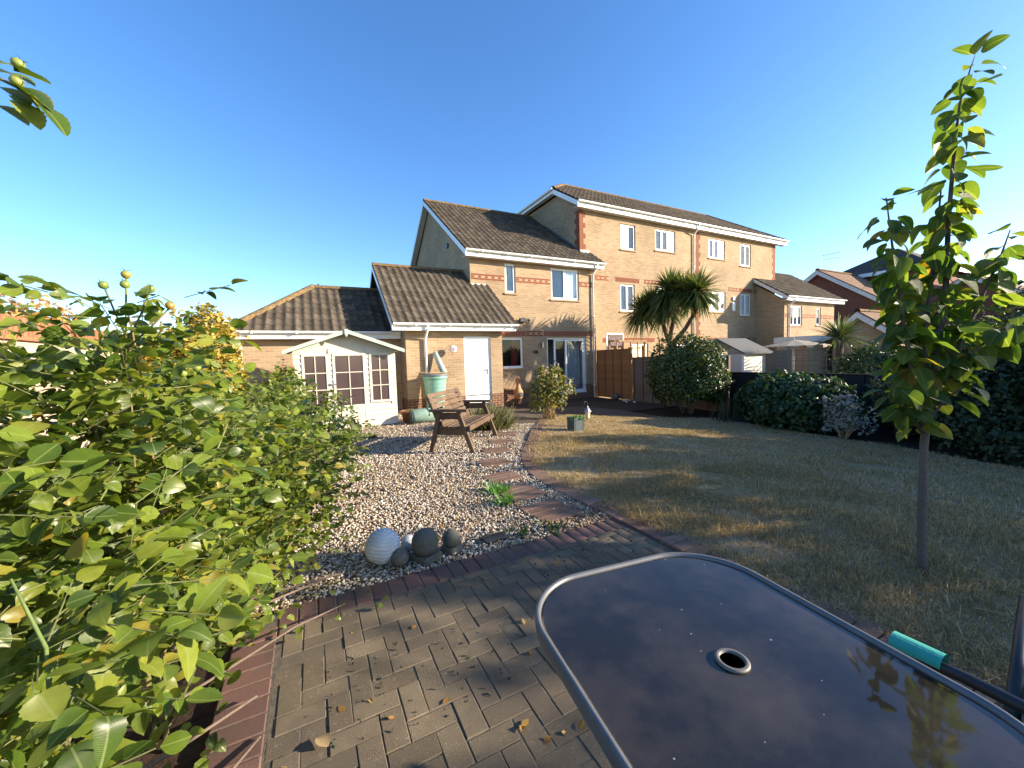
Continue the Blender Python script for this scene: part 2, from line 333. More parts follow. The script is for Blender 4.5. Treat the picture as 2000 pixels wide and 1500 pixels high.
# garden edging curve (inner edge, gravel side)
EDGE = [(2.28, -2.5), (2.28, 1.6), (2.27, 2.75), (2.25, 3.3), (2.27, 3.75), (2.36, 4.24), (2.68, 4.98), (3.29, 5.87), (4.0, 6.9), (4.75, 7.8)]
def spline(P, step):
    P = [np.array(p, float) for p in P]; out = []
    for i in range(len(P)-1):
        p0 = P[max(i-1, 0)]; p1 = P[i]; p2 = P[i+1]; p3 = P[min(i+2, len(P)-1)]
        for t in np.linspace(0, 1, 24, endpoint=False):
            out.append(.5*((2*p1)+(-p0+p2)*t+(2*p0-5*p1+4*p2-p3)*t*t+(-p0+3*p1-3*p2+p3)*t**3))
    out.append(P[-1]); out = np.array(out); d = np.r_[0, np.cumsum(np.linalg.norm(np.diff(out, axis=0), axis=1))]
    s = np.arange(0, d[-1], step); return np.c_[np.interp(s, d, out[:, 0]), np.interp(s, d, out[:, 1])]
EC = spline(EDGE, .02)
def edge_x(y): return float(np.interp(y, EC[:, 1], EC[:, 0]))
def lawn_far(x): return np.interp(x, [2.4, 4.8, 6.2, 7.4, 9.2, 9.6], [7.6, 7.9, 8.7, 8.1, 6.9, 6.5])
def lawn_right(y): return np.interp(y, [-6, 0, 1.5, 2.6, 4.1, 5.5, 6.8], [8.0, 8.2, 8.5, 8.9, 9.1, 9.3, 9.6])
def in_lawn(x, y): return (x > edge_x(y)+.1) & (y < lawn_far(x)) & (x < lawn_right(y)) if y < 7.8 else (x > 4.75) & (y < lawn_far(x)) & (x < lawn_right(y))
sheet('soil', lambda x, y: True, -4, 11.2, -7, 14, .5, -.035, 'soil')
lawn_s = sheet('lawn', in_lawn, 2.2, 10., -6.4, 8.8, .1, 0., 'lawn')
def in_far_paving(x, y): return y > 7.6 and x > 3.55 and ((y > lawn_far(x)) if x > 4.7 else True) and not (x > 8.6 and y < 9.0)
sheet('far_paving', in_far_paving, 3.5, 10.9, 7.5, 13.4, .1, -.006, 'far_paving')
PADS = [(1.9, 2.94), (1.9, 3.52), (1.98, 4.17), (2.17, 4.86), (2.5, 5.46), (2.88, 6.03), (3.2, 6.6)]
def on_pad(x, y): return any(abs(x-a) < .2 and -.17 < y-b < (.28 if b < 3.6 else .17) for a, b in PADS) and random.random() < .8
def in_gravel(x, y): return y > 2.58 and x < edge_x(min(y, 7.7))-.0 and x > -1.1 and y < 12.3 and not (y > 7.6 and x > 3.6)
sheet('gravel_base', in_gravel, -1.2, 4.8, 2.5, 12.3, .1, -.012, 'gravel_bed')
# loose gravel
def stones(n, xr, yr, smin, smax):
    x = RNG.uniform(*xr, n); y = RNG.uniform(*yr, n); k = np.array([in_gravel(a, b) and not on_pad(a, b) for a, b in zip(x, y)]); x = x[k]; y = y[k]; n = len(x)
    bmx = bmesh.new(); bmesh.ops.create_icosphere(bmx, subdivisions=1, radius=1); tv = np.array([v.co[:] for v in bmx.verts]); tf = np.array([[v.index for v in f.verts] for f in bmx.faces]); bmx.free()
    s = RNG.uniform(smin, smax, (n, 1))*RNG.uniform(.6, 1.15, (n, 3)); s[:, 2] *= .7
    a = RNG.uniform(0, 2*PI, n); ca, sa = np.cos(a), np.sin(a)
    V = tv[None]*(1+RNG.normal(0, .13, (n, len(tv), 1)))*s[:, None]
    V = np.stack([V[..., 0]*ca[:, None]-V[..., 1]*sa[:, None], V[..., 0]*sa[:, None]+V[..., 1]*ca[:, None], V[..., 2]], -1)
    V[..., 0] += x[:, None]; V[..., 1] += y[:, None]; V[..., 2] += (RNG.uniform(-.006, .012, n)+terr(x, y))[:, None]
    F = tf[None]+(np.arange(n)*len(tv))[:, None, None]
    # browner stones in drifts
    dr = .5+.28*np.sin(2.1*x+1.3*y)+.22*np.sin(3.7*x-2.9*y+1); rv = np.clip(RNG.uniform(0, 1, n)*.85+.18-.3*(dr > .55)-.25*(y < 2.85), 0, .99)
    return V.reshape(-1, 3), F.reshape(-1, 3), np.repeat(rv, len(tv))
A = [stones(22000, (-.6, 2.5), (2.58, 4.3), .006, .0145), stones(13500, (-1., 3.2), (4.3, 6.5), .009, .018), stones(9000, (-1., 4.2), (6.5, 12), .012, .022)]
o_ = 0; VV = []; FF = []; RR = []
for a, b, c in A: VV.append(a); FF.append(b+o_); RR.append(c); o_ += len(a)
gv = np_mesh('gravel', np.vstack(VV), np.vstack(FF), 'gravel', None, np.concatenate(RR)); gv['kind'] = 'stuff'; gv['label'] = 'pale mixed gravel covering the bed in front of the summerhouse'; gv['category'] = 'gravel'
# lawn grass
def blades(n, xr, yr, hmin, hmax, wd):
    x = RNG.uniform(*xr, n); y = RNG.uniform(*yr, n)
    bare = np.sin(2.3*x+1.9*np.sin(1.7*y))+np.sin(3.1*y+1.3*np.sin(2.9*x)+.7)+.5*np.sin(9*x+5*y)
    k = np.array([bool(in_lawn(a, b)) for a, b in zip(x, y)]) & ((bare < 1.25) | (RNG.uniform(0, 1, n) < .25)); x, y = x[k], y[k]; n = len(x)
    a = RNG.uniform(0, 2*PI, n); h = RNG.uniform(hmin, hmax, n); lean = RNG.uniform(.3, 1.6, n); cl = .5+.25*np.sin(7.3*x+2.1*np.sin(3.1*y))+.25*np.sin(6.1*y+1.7*np.sin(4.3*x)+1); h = h*(.55+.85*cl); wdt = wd*RNG.uniform(.6, 1.3, n)
    d = np.c_[np.cos(a), np.sin(a), np.zeros(n)]; sd = np.c_[-np.sin(a), np.cos(a), np.zeros(n)]
    b0 = np.c_[x, y, terr(x, y)-.004]; z = np.array([0, 0, 1.])
    m = b0+d*(h*lean*.35)[:, None]+z*(h*.65)[:, None]; t = b0+d*(h*lean)[:, None]+z*(h*(.95-.25*lean))[:, None]
    V = np.stack([b0-sd*wdt[:, None], b0+sd*wdt[:, None], m+sd*(wdt*.8)[:, None], m-sd*(wdt*.8)[:, None], t], 1)
    base = np.arange(n)[:, None]*5
    F = np.vstack([base+np.array([[0, 1, 2]]), base+np.array([[0, 2, 3]]), base+np.array([[3, 2, 4]])])
    gp = .5+.3*np.sin(1.15*x+.6+1.7*np.sin(.8*y))+.25*np.sin(1.9*y+1.2*x)
    rv = np.clip(RNG.uniform(.25, 1, n)-.42*np.clip(gp-.45, 0, 1)*1.3, 0, .99)
    return V.reshape(-1, 3), F, np.repeat(rv, 5)
A = [blades(85000, (2.3, 5.2), (-.3, 3.2), .03, .065, .0016), blades(62000, (2.3, 9), (2.4, 6.), .022, .05, .0026), blades(34000, (3.0, 9.6), (5., 8.8), .02, .045, .0036), blades(32000, (4.6, 9.), (-2.5, 3), .03, .065, .003), blades(7000, (2.3, 4.5), (.2, 8), .07, .13, .0018)]
o_ = 0; VV = []; FF = []; RR = []
for a, b, c in A: VV.append(a); FF.append(b+o_); RR.append(c); o_ += len(a)
gr = np_mesh('grass', np.vstack(VV), np.vstack(FF), 'grass', None, np.concatenate(RR)); gr['kind'] = 'stuff'; gr['label'] = 'short dry straw-coloured grass of the lawn'; gr['category'] = 'grass'

# block paving
def paver_mesh(name, lx, ly, h, bv, mat):
    me = bpy.data.meshes.new(name); b = MB(); b.box(-lx/2, lx/2, -ly/2, ly/2, -h, 0)
    me.from_pydata(b.v, [], b.f); bm = bmesh.new(); bm.from_mesh(me); bmesh.ops.recalc_face_normals(bm, faces=bm.faces)
    bmesh.ops.bevel(bm, geom=[e for e in bm.edges if all(v.co.z > -.001 for v in e.verts)], offset=bv, segments=1, affect='EDGES'); bm.to_mesh(me); bm.free()
    me.materials.append(M[mat]); return me
def join_pieces(name, items, parent, mat):
    V = []; F = []; R = []; n = 0
    for me, loc, rz in items:
        vs = np.array([v.co[:] for v in me.vertices]); c, s = math.cos(rz), math.sin(rz)
        V.append(np.c_[vs[:, 0]*c-vs[:, 1]*s+loc[0], vs[:, 0]*s+vs[:, 1]*c+loc[1], vs[:, 2]+loc[2]]); R += [random.random()]*len(vs)
        for p in me.polygons:
            k = list(p.vertices)
            for q in range(1, len(k)-1): F.append((k[0]+n, k[q]+n, k[q+1]+n))
        n += len(vs)
    o = np_mesh(name, np.vstack(V), F, mat, parent, R); o['kind'] = 'stuff'; return o
PATIO_X0, PATIO_X1, PATIO_Y1 = -.23, 2.26, 2.42
pb = MB(); pb.box(-.4, 2.49, -2.6, 2.56, -.08, -.0045); patio = structure('patio', obj('patio', pb, plain('joint_sand', (.10, .085, .062), .95, .4, 30, .5)))
PU = .0925
pm = paver_mesh('paver', 2*PU-.0035, PU-.0035, .06, .003, 'paver'); pmr = paver_mesh('border_paver', .096, .196, .06, .006, 'paver_red')
items = []; CUTS = {}
for i in range(-40, 70):
    for j in range(-60, 60):
        for kind in (0, 1):
            # 90 degree herringbone: repeat vectors (.1,.1) and (.2,-.2)
            ox = PU*(i+2*j)-.02; oy = PU*(i-2*j)+.02
            cx, cy, rz = (ox+PU, oy+PU/2, 0) if kind == 0 else (ox+PU/2, oy+2*PU, PI/2)
            lx, ly = (PU, PU/2) if rz == 0 else (PU/2, PU)
            a0, a1 = max(cx-lx, PATIO_X0-.001), min(cx+lx, PATIO_X1+.015); b0, b1 = max(cy-ly, -2.4), min(cy+ly, 2.39)
            if a1-a0 < .03 or b1-b0 < .03: continue
            if a1-a0 > 2*lx-.002 and b1-b0 > 2*ly-.002: items.append((pm, (cx+random.gauss(0, .0012), cy+random.gauss(0, .0012), random.gauss(-.001, .0018)), rz+random.gauss(0, .006)))
            else:
                key = (round(a1-a0, 3), round(b1-b0, 3))
                if key not in CUTS: CUTS[key] = paver_mesh('cut_paver', a1-a0-.0035, b1-b0-.0035, .06, .003, 'paver')
                items.append((CUTS[key], ((a0+a1)/2, (b0+b1)/2, random.gauss(-.001, .0018)), 0))
for k in range(26): items.append((pmr, (-.19+.1*k+.0, 2.49+random.gauss(0, .002), random.gauss(0, .002)), random.gauss(0, .01)))
for k in range(48): items.append((pmr, (-.335, 2.38-.1*k, random.gauss(0, .002)), PI/2+random.gauss(0, .01)))
def vis(it):
    p = it[1]; return (p[0]**2+(p[1])**2) + (50 if (p[1] < .6 and p[0] > -.1) or p[1] < .2 else 0)
items.sort(key=vis)
for it in items[:300]:
    o = place('border_paver' if it[0] is pmr else 'paver', it[0], patio, it[1], (0, 0, it[2]))
join_pieces('outer_pavers', [it for it in items[300:] if it[0] is not pmr], patio, 'paver')
rest = [it for it in items[300:] if it[0] is pmr]
if rest: join_pieces('outer_border_pavers', rest, patio, 'paver_red')
# curved edging
EB = spline(EDGE, .105)
ed = MB(); ed_root = thing('brick_edging', 'curved line of red brick edging between the gravel and the lawn', 'edging', (2.3, 3, 0))
em = paver_mesh('edging_brick', .2, .1, .07, .006, 'edging')
for k in range(len(EB)-1):
    d = EB[k+1]-EB[k]; a = math.atan2(d[1], d[0])-PI/2; nx, ny = math.cos(a), math.sin(a)
    x, y = EB[k][0]+nx*.1, EB[k][1]+ny*.1
    if y > .3: place('brick', em, ed_root, (x, y, float(terr(x, y))+.018+random.gauss(0, .003)), (random.gauss(0, .01), 0, a+random.gauss(0, .02)))
# stepping pads of three bricks
sm = paver_mesh('step_brick', .42, .105, .06, .006, 'edging')
for k, (x, y, rz, lab) in enumerate([(1.9, 2.94, .1, 'nearest brick stepping pad in the gravel, beside the patio'), (1.9, 3.52, .12, 'second brick stepping pad counting from the patio, beside tall weeds'), (1.98, 4.17, .05, 'third brick stepping pad from the patio'), (2.17, 4.86, -.02, 'fourth brick stepping pad from the patio'), (2.5, 5.46, -.1, 'fifth brick stepping pad from the patio, near the front bench leg'), (2.88, 6.03, -.25, 'sixth brick stepping pad, beyond the bench front leg'), (3.2, 6.6, -.35, 'farthest brick stepping pad, beside the lavender bush')]):
    t = thing('stepping_pad', lab, 'stepping stone', (x, y, 0), rz, 'brick stepping pads across the gravel', world=False)
    for q in range(4 if k < 2 else 3): o = place('brick', sm, t, (random.gauss(0, .006), (q-1)*.111, .017), (0, 0, random.gauss(0, .01)))

# ------------------------------------------------------------------ building helpers
def wall_y(x0, x1, z0, z1, Y, ops=(), reveal=.11, thick=.28, mb=None):
    """wall facing -Y at plane Y with rectangular openings (x0,x1,z0,z1) and reveals"""
    mb = mb or MB(); xs = sorted({x0, x1, *[v for o in ops for v in o[:2]]}); zs = sorted({z0, z1, *[v for o in ops for v in o[2:4]]})
    for i in range(len(xs)-1):
        for j in range(len(zs)-1):
            cx, cz = (xs[i]+xs[i+1])/2, (zs[j]+zs[j+1])/2
            if any(o[0] < cx < o[1] and o[2] < cz < o[3] for o in ops): continue
            mb.quad((xs[i], Y, zs[j]), (xs[i+1], Y, zs[j]), (xs[i+1], Y, zs[j+1]), (xs[i], Y, zs[j+1]))
    for a, b, c, d in [o[:4] for o in ops]:
        for p, q in (((a, c), (a, d)), ((a, d), (b, d)), ((b, d), (b, c)), ((b, c), (a, c))):
            mb.quad((p[0], Y, p[1]), (q[0], Y, q[1]), (q[0], Y+reveal+.04, q[1]), (p[0], Y+reveal+.04, p[1]))
    return mb
def window(par, x0, x1, z0, z1, Y, cols=1, sill=True, behind='curtain', rec=.05, fr=.055, name='window', casement=True):
    """upvc window recessed rec behind plane Y"""
    y = Y+rec; b = MB()
    b.box(x0, x1, y, y+.06, z0, z0+fr); b.box(x0, x1, y, y+.06, z1-fr, z1); b.box(x0, x0+fr, y, y+.06, z0+fr, z1-fr); b.box(x1-fr, x1, y, y+.06, z0+fr, z1-fr)
    wn_ = obj(name, b, 'white', par)
    cw = (x1-x0-2*fr)/cols
    for c in range(cols):
        a = x0+fr+c*cw; e = a+cw
        if c: m_ = MB(); m_.box(a-.025, a+.025, y-.004, y+.055, z0+fr, z1-fr); obj('mullion', m_, 'white', wn_)
        s = MB(); q = .032; ia, ie = a+(.025 if c else 0), e-(.025 if c < cols-1 else 0)
        s.box(ia, ie, y-.012, y+.02, z0+fr, z0+fr+q).box(ia, ie, y-.012, y+.02, z1-fr-q, z1-fr).box(ia, ia+q, y-.012, y+.02, z0+fr+q, z1-fr-q).box(ie-q, ie, y-.012, y+.02, z0+fr+q, z1-fr-q)
        obj('sash', s, 'white', wn_)
        p = MB(); p.quad((ia+q, y+.008, z0+fr+q), (ie-q, y+.008, z0+fr+q), (ie-q, y+.008, z1-fr-q), (ia+q, y+.008, z1-fr-q)); obj('pane', p, 'glass', wn_)
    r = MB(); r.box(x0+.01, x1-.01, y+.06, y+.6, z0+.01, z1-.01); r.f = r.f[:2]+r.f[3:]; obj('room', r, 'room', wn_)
    if behind:
        cb = MB(); n = 24
        for k in range(n):
            xa = x0+fr+(x1-x0-2*fr)*k/n; xb = x0+fr+(x1-x0-2*fr)*(k+1)/n
            ya = y+.062+.012*math.sin(k*1.9); yb = y+.062+.012*math.sin((k+1)*1.9)
            cb.quad((xa, ya, z0+.02), (xb, yb, z0+.02), (xb, yb, z1-.02), (xa, ya, z1-.02))
        obj('curtain', cb, behind, wn_)
    if sill: s = MB(); s.box(x0-.05, x1+.05, Y-.05, y+.01, z0-.06, z0-.004); obj('sill', s, 'band_buff', wn_)
    return wn_
TW, TG = .23, .325
def tile_geo(w=TW, L=TG+.06, th=.034, amp=.024):
    n = 10; V = []; F = []
    for k in range(n+1):
        x = w*k/n; u = k/n
        h = amp*(.5+.5*math.cos(2*PI*u))**1.3*1.6
        V += [(x, 0, h+.004), (x, 0, h+.004+th), (x, L, h+.004+th-.036)]
    for k in range(n):
        a = 3*k; F += [(a, a+3, a+4, a+1), (a+1, a+4, a+5, a+2)]
    return V, F
_tm = None
def tile_mesh():
    global _tm
    if _tm is None:
        V, F = tile_geo(); _tm = bpy.data.meshes.new('tile'); _tm.from_pydata(V, [], F)
        _tm.materials.append(M['tile']); _tm.polygons.foreach_set('use_smooth', [True]*len(_tm.polygons)); _tm.update()
    return _tm
def tiled_slope(par, x0, x1, ye, ze, yr, zr, inside=None, clips=(), limit=300, mat='tile', lichen_top=False):
    """tiles on a slope facing -Y from eave (ye,ze) to ridge (yr,zr); clips = list of (point, normal) planes to keep the side the normal points to"""
    ang = math.atan2(zr-ze, yr-ye); L = math.hypot(zr-ze, yr-ye); rows = int(math.ceil((L-.05)/TG)); n = int(round((x1-x0)/TW)); wx = (x1-x0)/n
    base = MB(); tm = tile_mesh(); todo = []
    for r in range(rows):
        s = -.05+r*TG
        for c in range(n):
            x = x0+c*wx; y = ye+s*math.cos(ang); z = ze+s*math.sin(ang)
            xm, ym = x+wx/2, y+.17*math.cos(ang)
            if inside and not inside(xm, ym): continue
            R = Euler((ang, 0, 0)).to_matrix().to_4x4(); T = Matrix.Translation((x, y, z)) @ R @ Matrix.Diagonal((wx/TW, 1, 1, 1))
            cut = None; drop = False
            for p, nrm in clips:
                sd = [(T @ Vector(q)-Vector(p)).dot(Vector(nrm)) for q in ((0, 0, 0), (TW, 0, 0), (0, TG+.05, 0), (TW, TG+.05, 0))]
                if max(sd) < .02: drop = True
                elif min(sd) < 0: cut = (cut or []) + [(p, nrm)]
            if drop: continue
            ov = (r+1)*TG-.05+.06 > L
            todo.append((x, y, z, T, cut, ov))
    todo.sort(key=lambda t: t[0]**2+t[1]**2+t[2]**2)
    V = []; F = []; R_ = []
    for k, (x, y, z, T, cut, ov) in enumerate(todo):
        if k < limit and not cut:
            o = place('tile', tm, par, (x, y, z), (ang+random.gauss(0, .004), random.gauss(0, .004), 0)); o.scale = (wx/TW, (L-(math.hypot(y-ye, z-ze)))/(TG+.06) if ov else 1, 1)
        elif k < limit:
            bm = bmesh.new(); bm.from_mesh(tm)
            for p, nrm in cut:
                Ti = T.inverted(); bmesh.ops.bisect_plane(bm, geom=bm.verts[:]+bm.edges[:]+bm.faces[:], plane_co=Ti @ Vector(p), plane_no=(T.to_3x3().transposed() @ Vector(nrm)), clear_inner=True)
            if len(bm.faces) == 0: bm.free(); continue
            me = bpy.data.meshes.new('cut_tile'); bm.to_mesh(me); bm.free(); me.materials.append(M[mat])
            o = place('cut_tile', me, par, (x, y, z), (ang, 0, 0)); o.scale = (wx/TW, 1, 1)
        elif not cut or True:
            i = len(V); vs = [T @ Vector(q.co) for q in tm.vertices]
            if cut and any((v-Vector(p)).dot(Vector(nrm)) < -.05 for v in vs for p, nrm in cut): continue
            V += [tuple(q) for q in vs]; R_ += [random.random()]*len(vs); F += [tuple(i+a for a in p.vertices) for p in tm.polygons]
    if V: o = np_mesh('far_tiles', V, F, mat, par, R_, True); o['kind'] = 'stuff'
    # boarding under the tiles
    return ang
def under(par, pts, mat='lead', name='roof_deck'):
    b = MB(); b.poly(pts); return obj(name, b, mat, par)
def ridge_caps(par, p0, p1, step=.42, r=.12, mat='tile_lichen'):
    p0 = Vector(p0); p1 = Vector(p1); L = (p1-p0).length; n = max(1, int(round(L/step))); d = (p1-p0)/n; me = None
    q = d.to_track_quat('Y', 'Z').to_euler(); l = d.length
    b = MB(); k = 8
    for s in (0, l*1.03):
        for j in range(k+1): a = PI*(j/k)*1.1-.05*PI; rr = r*(1.0 if s == 0 else .95); b.v.append((rr*math.cos(a), s, rr*math.sin(a)*.8))
    for j in range(k): b.f.append((j, j+1, k+2+j, k+1+j))
    me = bpy.data.meshes.new('ridge_tile'); me.from_pydata(b.v, [], b.f); me.materials.append(M[mat]); me.polygons.foreach_set('use_smooth', [True]*len(me.polygons))
    for i in range(n): place('ridge_tile', me, par, p0+d*i, q)
def gutter(par, x0, x1, y, z, brackets=True):
    b = MB(); n = 8
    for x in (x0, x1):
        for j in range(n+1): a = PI+PI*j/n; b.v.append((x, y+.055*math.cos(a), z+.055*math.sin(a)*1.05))
    for j in range(n): b.f.append((j, j+1, n+2+j, n+1+j))
    b.f.append(tuple(range(n+1))); b.f.append(tuple(range(n+1, 2*n+2))[::-1])
    b.box(x0, x1, y-.062, y-.05, z-.008, z+.012)
    g_ = obj('gutter', b, 'white', par)
    c = MB(); k = x0+.6
    while k < x1: c.box(k, k+.03, y-.066, y+.06, z-.066, z+.016); k += 1.0
    if c.v and brackets: obj('gutter_joint', c, 'white', g_)
    return g_
def fascia(par, x0, x1, y, z0, z1, wall_y_):
    b = MB(); b.box(x0, x1, y, y+.022, z0, z1); f_ = obj('fascia', b, 'white', par)
    s = MB(); s.box(x0, x1, y+.022, wall_y_-.002, z0+.012, z0+.022); obj('soffit', s, 'white', f_); return f_
def pipe(par, pts, r=.036, name='downpipe'):
    o = obj(name, MB().tube(pts, r, 10), 'white', par, True)
    c = MB(); (x, y, z1) = pts[-2]; z0 = pts[-1][2]; k = z0+.5
    while k < z1-.3: c.lathe([(r+.008, 0), (r+.008, .045)], (x, y, k), 10); c.box(x-.05, x+.05, y+.02, y+.05, k+.01, k+.035); k += 1.45
    if c.v: obj('pipe_clip', c, 'white', o)
    return o
def band_y(par, x0, x1, z, Y, pitch=.225, name='brick_band'):
    """three-course decorative band: stretchers, dentils, stretchers"""
    r = MB(); u = MB(); n = int((x1-x0)/pitch); p = (x1-x0)/max(1, n)
    for k in range(n):
        a = x0+k*p
        r.box(a+.005, a+p-.005, Y-.006, Y+.01, z, z+.065); r.box(a+.005-p*.0, a+p-.005, Y-.006, Y+.01, z+.15, z+.215)
        r.box(a+.005, a+p/2-.005, Y-.006, Y+.01, z+.075, z+.14); u.box(a+p/2+.005, a+p-.005, Y-.005, Y+.01, z+.075, z+.14)
    m_ = MB(); m_.box(x0, x1, Y-.002, Y+.01, z-.006, z+.222)
    b = obj(name, m_, 'mortar', par); obj('red_bricks', r, 'band_red', b); obj('buff_bricks', u, 'band_buff', b); return b
def soldier_y(par, x0, x1, z, Y, h=.215):
    m_ = MB(); m_.box(x0, x1, Y-.002, Y+.01, z, z+h); b = obj('soldier_course', m_, 'mortar', par); r = MB(); n = int((x1-x0)/.075); p = (x1-x0)/n
    for k in range(n): r.box(x0+k*p+.005, x0+(k+1)*p-.005, Y-.006, Y+.009, z+.004, z+h-.004)
    obj('red_bricks', r, 'band_red', b); return b
def quoin_y(par, x0, z0, z1, Y, s=1, side=False):
    r = MB(); z = z0; k = 0
    while z < z1-.07:
        wd = .33 if (k//3) % 2 == 0 else .22
        a, b = (x0, x0+wd) if s > 0 else (x0-wd, x0)
        q = a
        while q < b-.05: r.box(q+.004, min(q+.215, b)-.004, Y-.007, Y+.01, z+.005, z+.07); q += .22
        if side: r.box(x0-.007, x0+.01, Y, Y+(.33 if (k//3) % 2 else .22), z+.005, z+.07)
        z += .075; k += 1
    return obj('quoin', r, 'band_red', par)
def stepped_flashing(par, x, pts, dirx=-1):
    b = MB()
    (y0, z0), (y1, z1) = pts; n = int((y1-y0)/.11)
    for k in range(n):
        a = y0+(y1-y0)*k/n; e = y0+(y1-y0)*(k+1)/n; zz = z0+(z1-z0)*k/n
        b.prism([(x, a, zz), (x, e, zz+(z1-z0)/n), (x, e-.01, zz+.16), (x, a, zz+.1)], (dirx*.012, 0, 0))
    return obj('lead_flashing', b, 'lead', par)

# ------------------------------------------------------------------ main house
YM, YA, YG, YT = 13.27, 11.38, 12.2, 13.95
H1 = thing('brick_house', 'two-storey buff brick house with patio door and tiled roof in the middle', 'house', (5.27, YM, -.3))
ops = [(6.2, 7.36, 1.08, 2.26), (8.46, 10.42, -.06, 2.25), (6.66, 7.12, 3.93, 5.04), (8.71, 10.1, 3.78, 5.03)]
obj('front_wall', wall_y(5.27, 10.95, .27, 5.2, YM, [o for o in ops if o[2] > .3]+[(8.46, 10.42, .27, 2.25)]), 'buff', H1)
obj('plinth', wall_y(5.27, 10.95, -.4, .27, YM-.004, [(8.46, 10.42, -.06, .27)]), 'plinth', H1)
b = MB(); b.poly([(5.27, YM, -.4), (5.27, 22.73, -.4), (5.27, 22.73, 5.2), (5.27, 18, 8.55), (5.27, YM, 5.2)]); obj('gable_wall', b, 'buff', H1)
b = MB(); b.quad((10.95, YM, -.4), (10.95, YT+.1, -.4), (10.95, YT+.1, 5.2), (10.95, YM, 5.2)); b.quad((5.27, 22.73, -.4), (10.95, 22.73, -.4), (10.95, 22.73, 5.2), (5.27, 22.73, 5.2)); obj('side_wall', b, 'buff', H1)
window(H1, *ops[0], YM, 1, True, None); window(H1, *ops[2], YM, 1, True, 'curtain'); window(H1, *ops[3], YM, 2, True, 'curtain_sky_reflect')
b = MB()
for k in range(8):
    xa = 6.98+.035*k; b.quad((xa, YM+.3+.02*math.sin(k*2), 1.1), (xa+.035, YM+.3+.02*math.sin(k*2+2), 1.1), (xa+.035, YM+.3+.02*math.sin(k*2+2), 2.22), (xa, YM+.3+.02*math.sin(k*2), 2.22))
obj('red_curtain', b, 'curtain_red', H1)
band_y(H1, 5.3, 6.64, 4.35, YM); band_y(H1, 7.14, 8.69, 4.35, YM); band_y(H1, 10.12, 10.93, 4.35, YM)
band_y(H1, 7.52, 8.3, 2.3, YM); soldier_y(H1, 6.05, 7.5, 2.3, YM); soldier_y(H1, 8.32, 10.5, 2.3, YM); band_y(H1, 10.52, 10.93, 2.3, YM)
# sliding patio door, left leaf slid open
pd = MB(); x0, x1, z0, z1 = ops[1]; y = YM+.06
pd.box(x0, x1, y, y+.09, z1-.07, z1).box(x0, x1, y-.03, y+.09, z0, z0+.07).box(x0, x0+.07, y, y+.09, z0+.07, z1-.07).box(x1-.07, x1, y, y+.09, z0+.07, z1-.07)
PD = obj('patio_door', pd, 'white', H1)
def leaf_(a, e, yy, nm):
    s = MB(); q = .075; s.box(a, e, yy, yy+.035, z0+.07, z0+.07+q).box(a, e, yy, yy+.035, z1-.07-q, z1-.07).box(a, a+q, yy, yy+.035, z0+.07+q, z1-.07-q).box(e-q, e, yy, yy+.035, z0+.07+q, z1-.07-q)
    l_ = obj(nm, s, 'white', PD); p = MB(); p.quad((a+q, yy+.018, z0+.14), (e-q, yy+.018, z0+.14), (e-q, yy+.018, z1-.14), (a+q, yy+.018, z1-.14)); obj('door_pane', p, 'glass', PD); return l_
leaf_(9.38, 10.35, y+.005, 'fixed_leaf'); leaf_(8.86, 9.5, y+.048, 'sliding_leaf')
b = MB(); b.box(9.0, 9.03, y-.03, y+.04, .95, 1.2); obj('door_handle', b, 'white', PD)
b = MB(); b.box(x0+.02, x1-.02, y+.12, y+1.6, z0, z1); b.f = b.f[:2]+b.f[3:]; obj('door_room', b, 'curtain_grey', PD)
b = MB()
for k in range(26):
    xa = 9.55+.03*k; b.quad((xa, y+.3+.03*math.sin(k*1.7), z0+.03), (xa+.03, y+.3+.03*math.sin(k*1.7+1.7), z0+.03), (xa+.03, y+.3+.03*math.sin(k*1.7+1.7), z1-.05), (xa, y+.3+.03*math.sin(k*1.7), z1-.05))
obj('door_curtain', b, 'curtain_grey', PD)
# roof
ey, ez, ry, rz_ = 12.95, 5.30, 18.0, 8.78
def ins(x, y): return x < 10.72 or y < YT+.02
tiled_slope(H1, 5.0, 11.22, ey, ez, ry, rz_, ins)
under(H1, [(5.0, ey, ez-.02), (11.2, ey, ez-.02), (11.2, YT, ez+.66), (10.7, YT, ez+.66), (10.7, ry, rz_-.03), (5.0, ry, rz_-.03)])
under(H1, [(5.0, ry, rz_), (10.7, ry, rz_), (10.7, 23.05, 5.3), (5.0, 23.05, 5.3)], 'tile', 'rear_slope')
ridge_caps(H1, (5.0, ry, rz_+.0), (10.72, ry, rz_+.0))
def barge(par, x, pts, h=.2, t=.022, mat='white', name='barge_board'):
    (y0, z0), (y1, z1) = pts; b = MB(); b.prism([(x, y0, z0), (x, y1, z1), (x, y1, z1-h), (x, y0, z0-h)], (t, 0, 0)); return obj(name, b, mat, par)
barge(H1, 4.98, ((ey-.05, ez-.03), (ry, rz_-.01))); barge(H1, 4.98, ((23.05, 5.27), (ry, rz_-.01)))
b = MB(); b.quad((5.0, ey, ez-.12), (5.26, ey, ez-.12), (5.26, ry, rz_-.16), (5.0, ry, rz_-.16)); b.quad((5.0, 23.05, 5.2), (5.26, 23.05, 5.2), (5.26, ry, rz_-.16), (5.0, ry, rz_-.16)); obj('verge_soffit', b, 'white', H1)
gutter(H1, 4.99, 11.24, ey-.05, ez-.0); fascia(H1, 5.0, 11.2, ey+.012, ez-.21, ez-.02, YM)
pipe(H1, [(10.78, ey-.05, ez-.05), (10.78, ey-.05, ez-.18), (10.78, YM-.06, ez-.42), (10.78, YM-.06, -.3)])
stepped_flashing(H1, 10.69, ((YT, ez+.72), (16.6, ez+.72+(16.6-YT)*.689)))
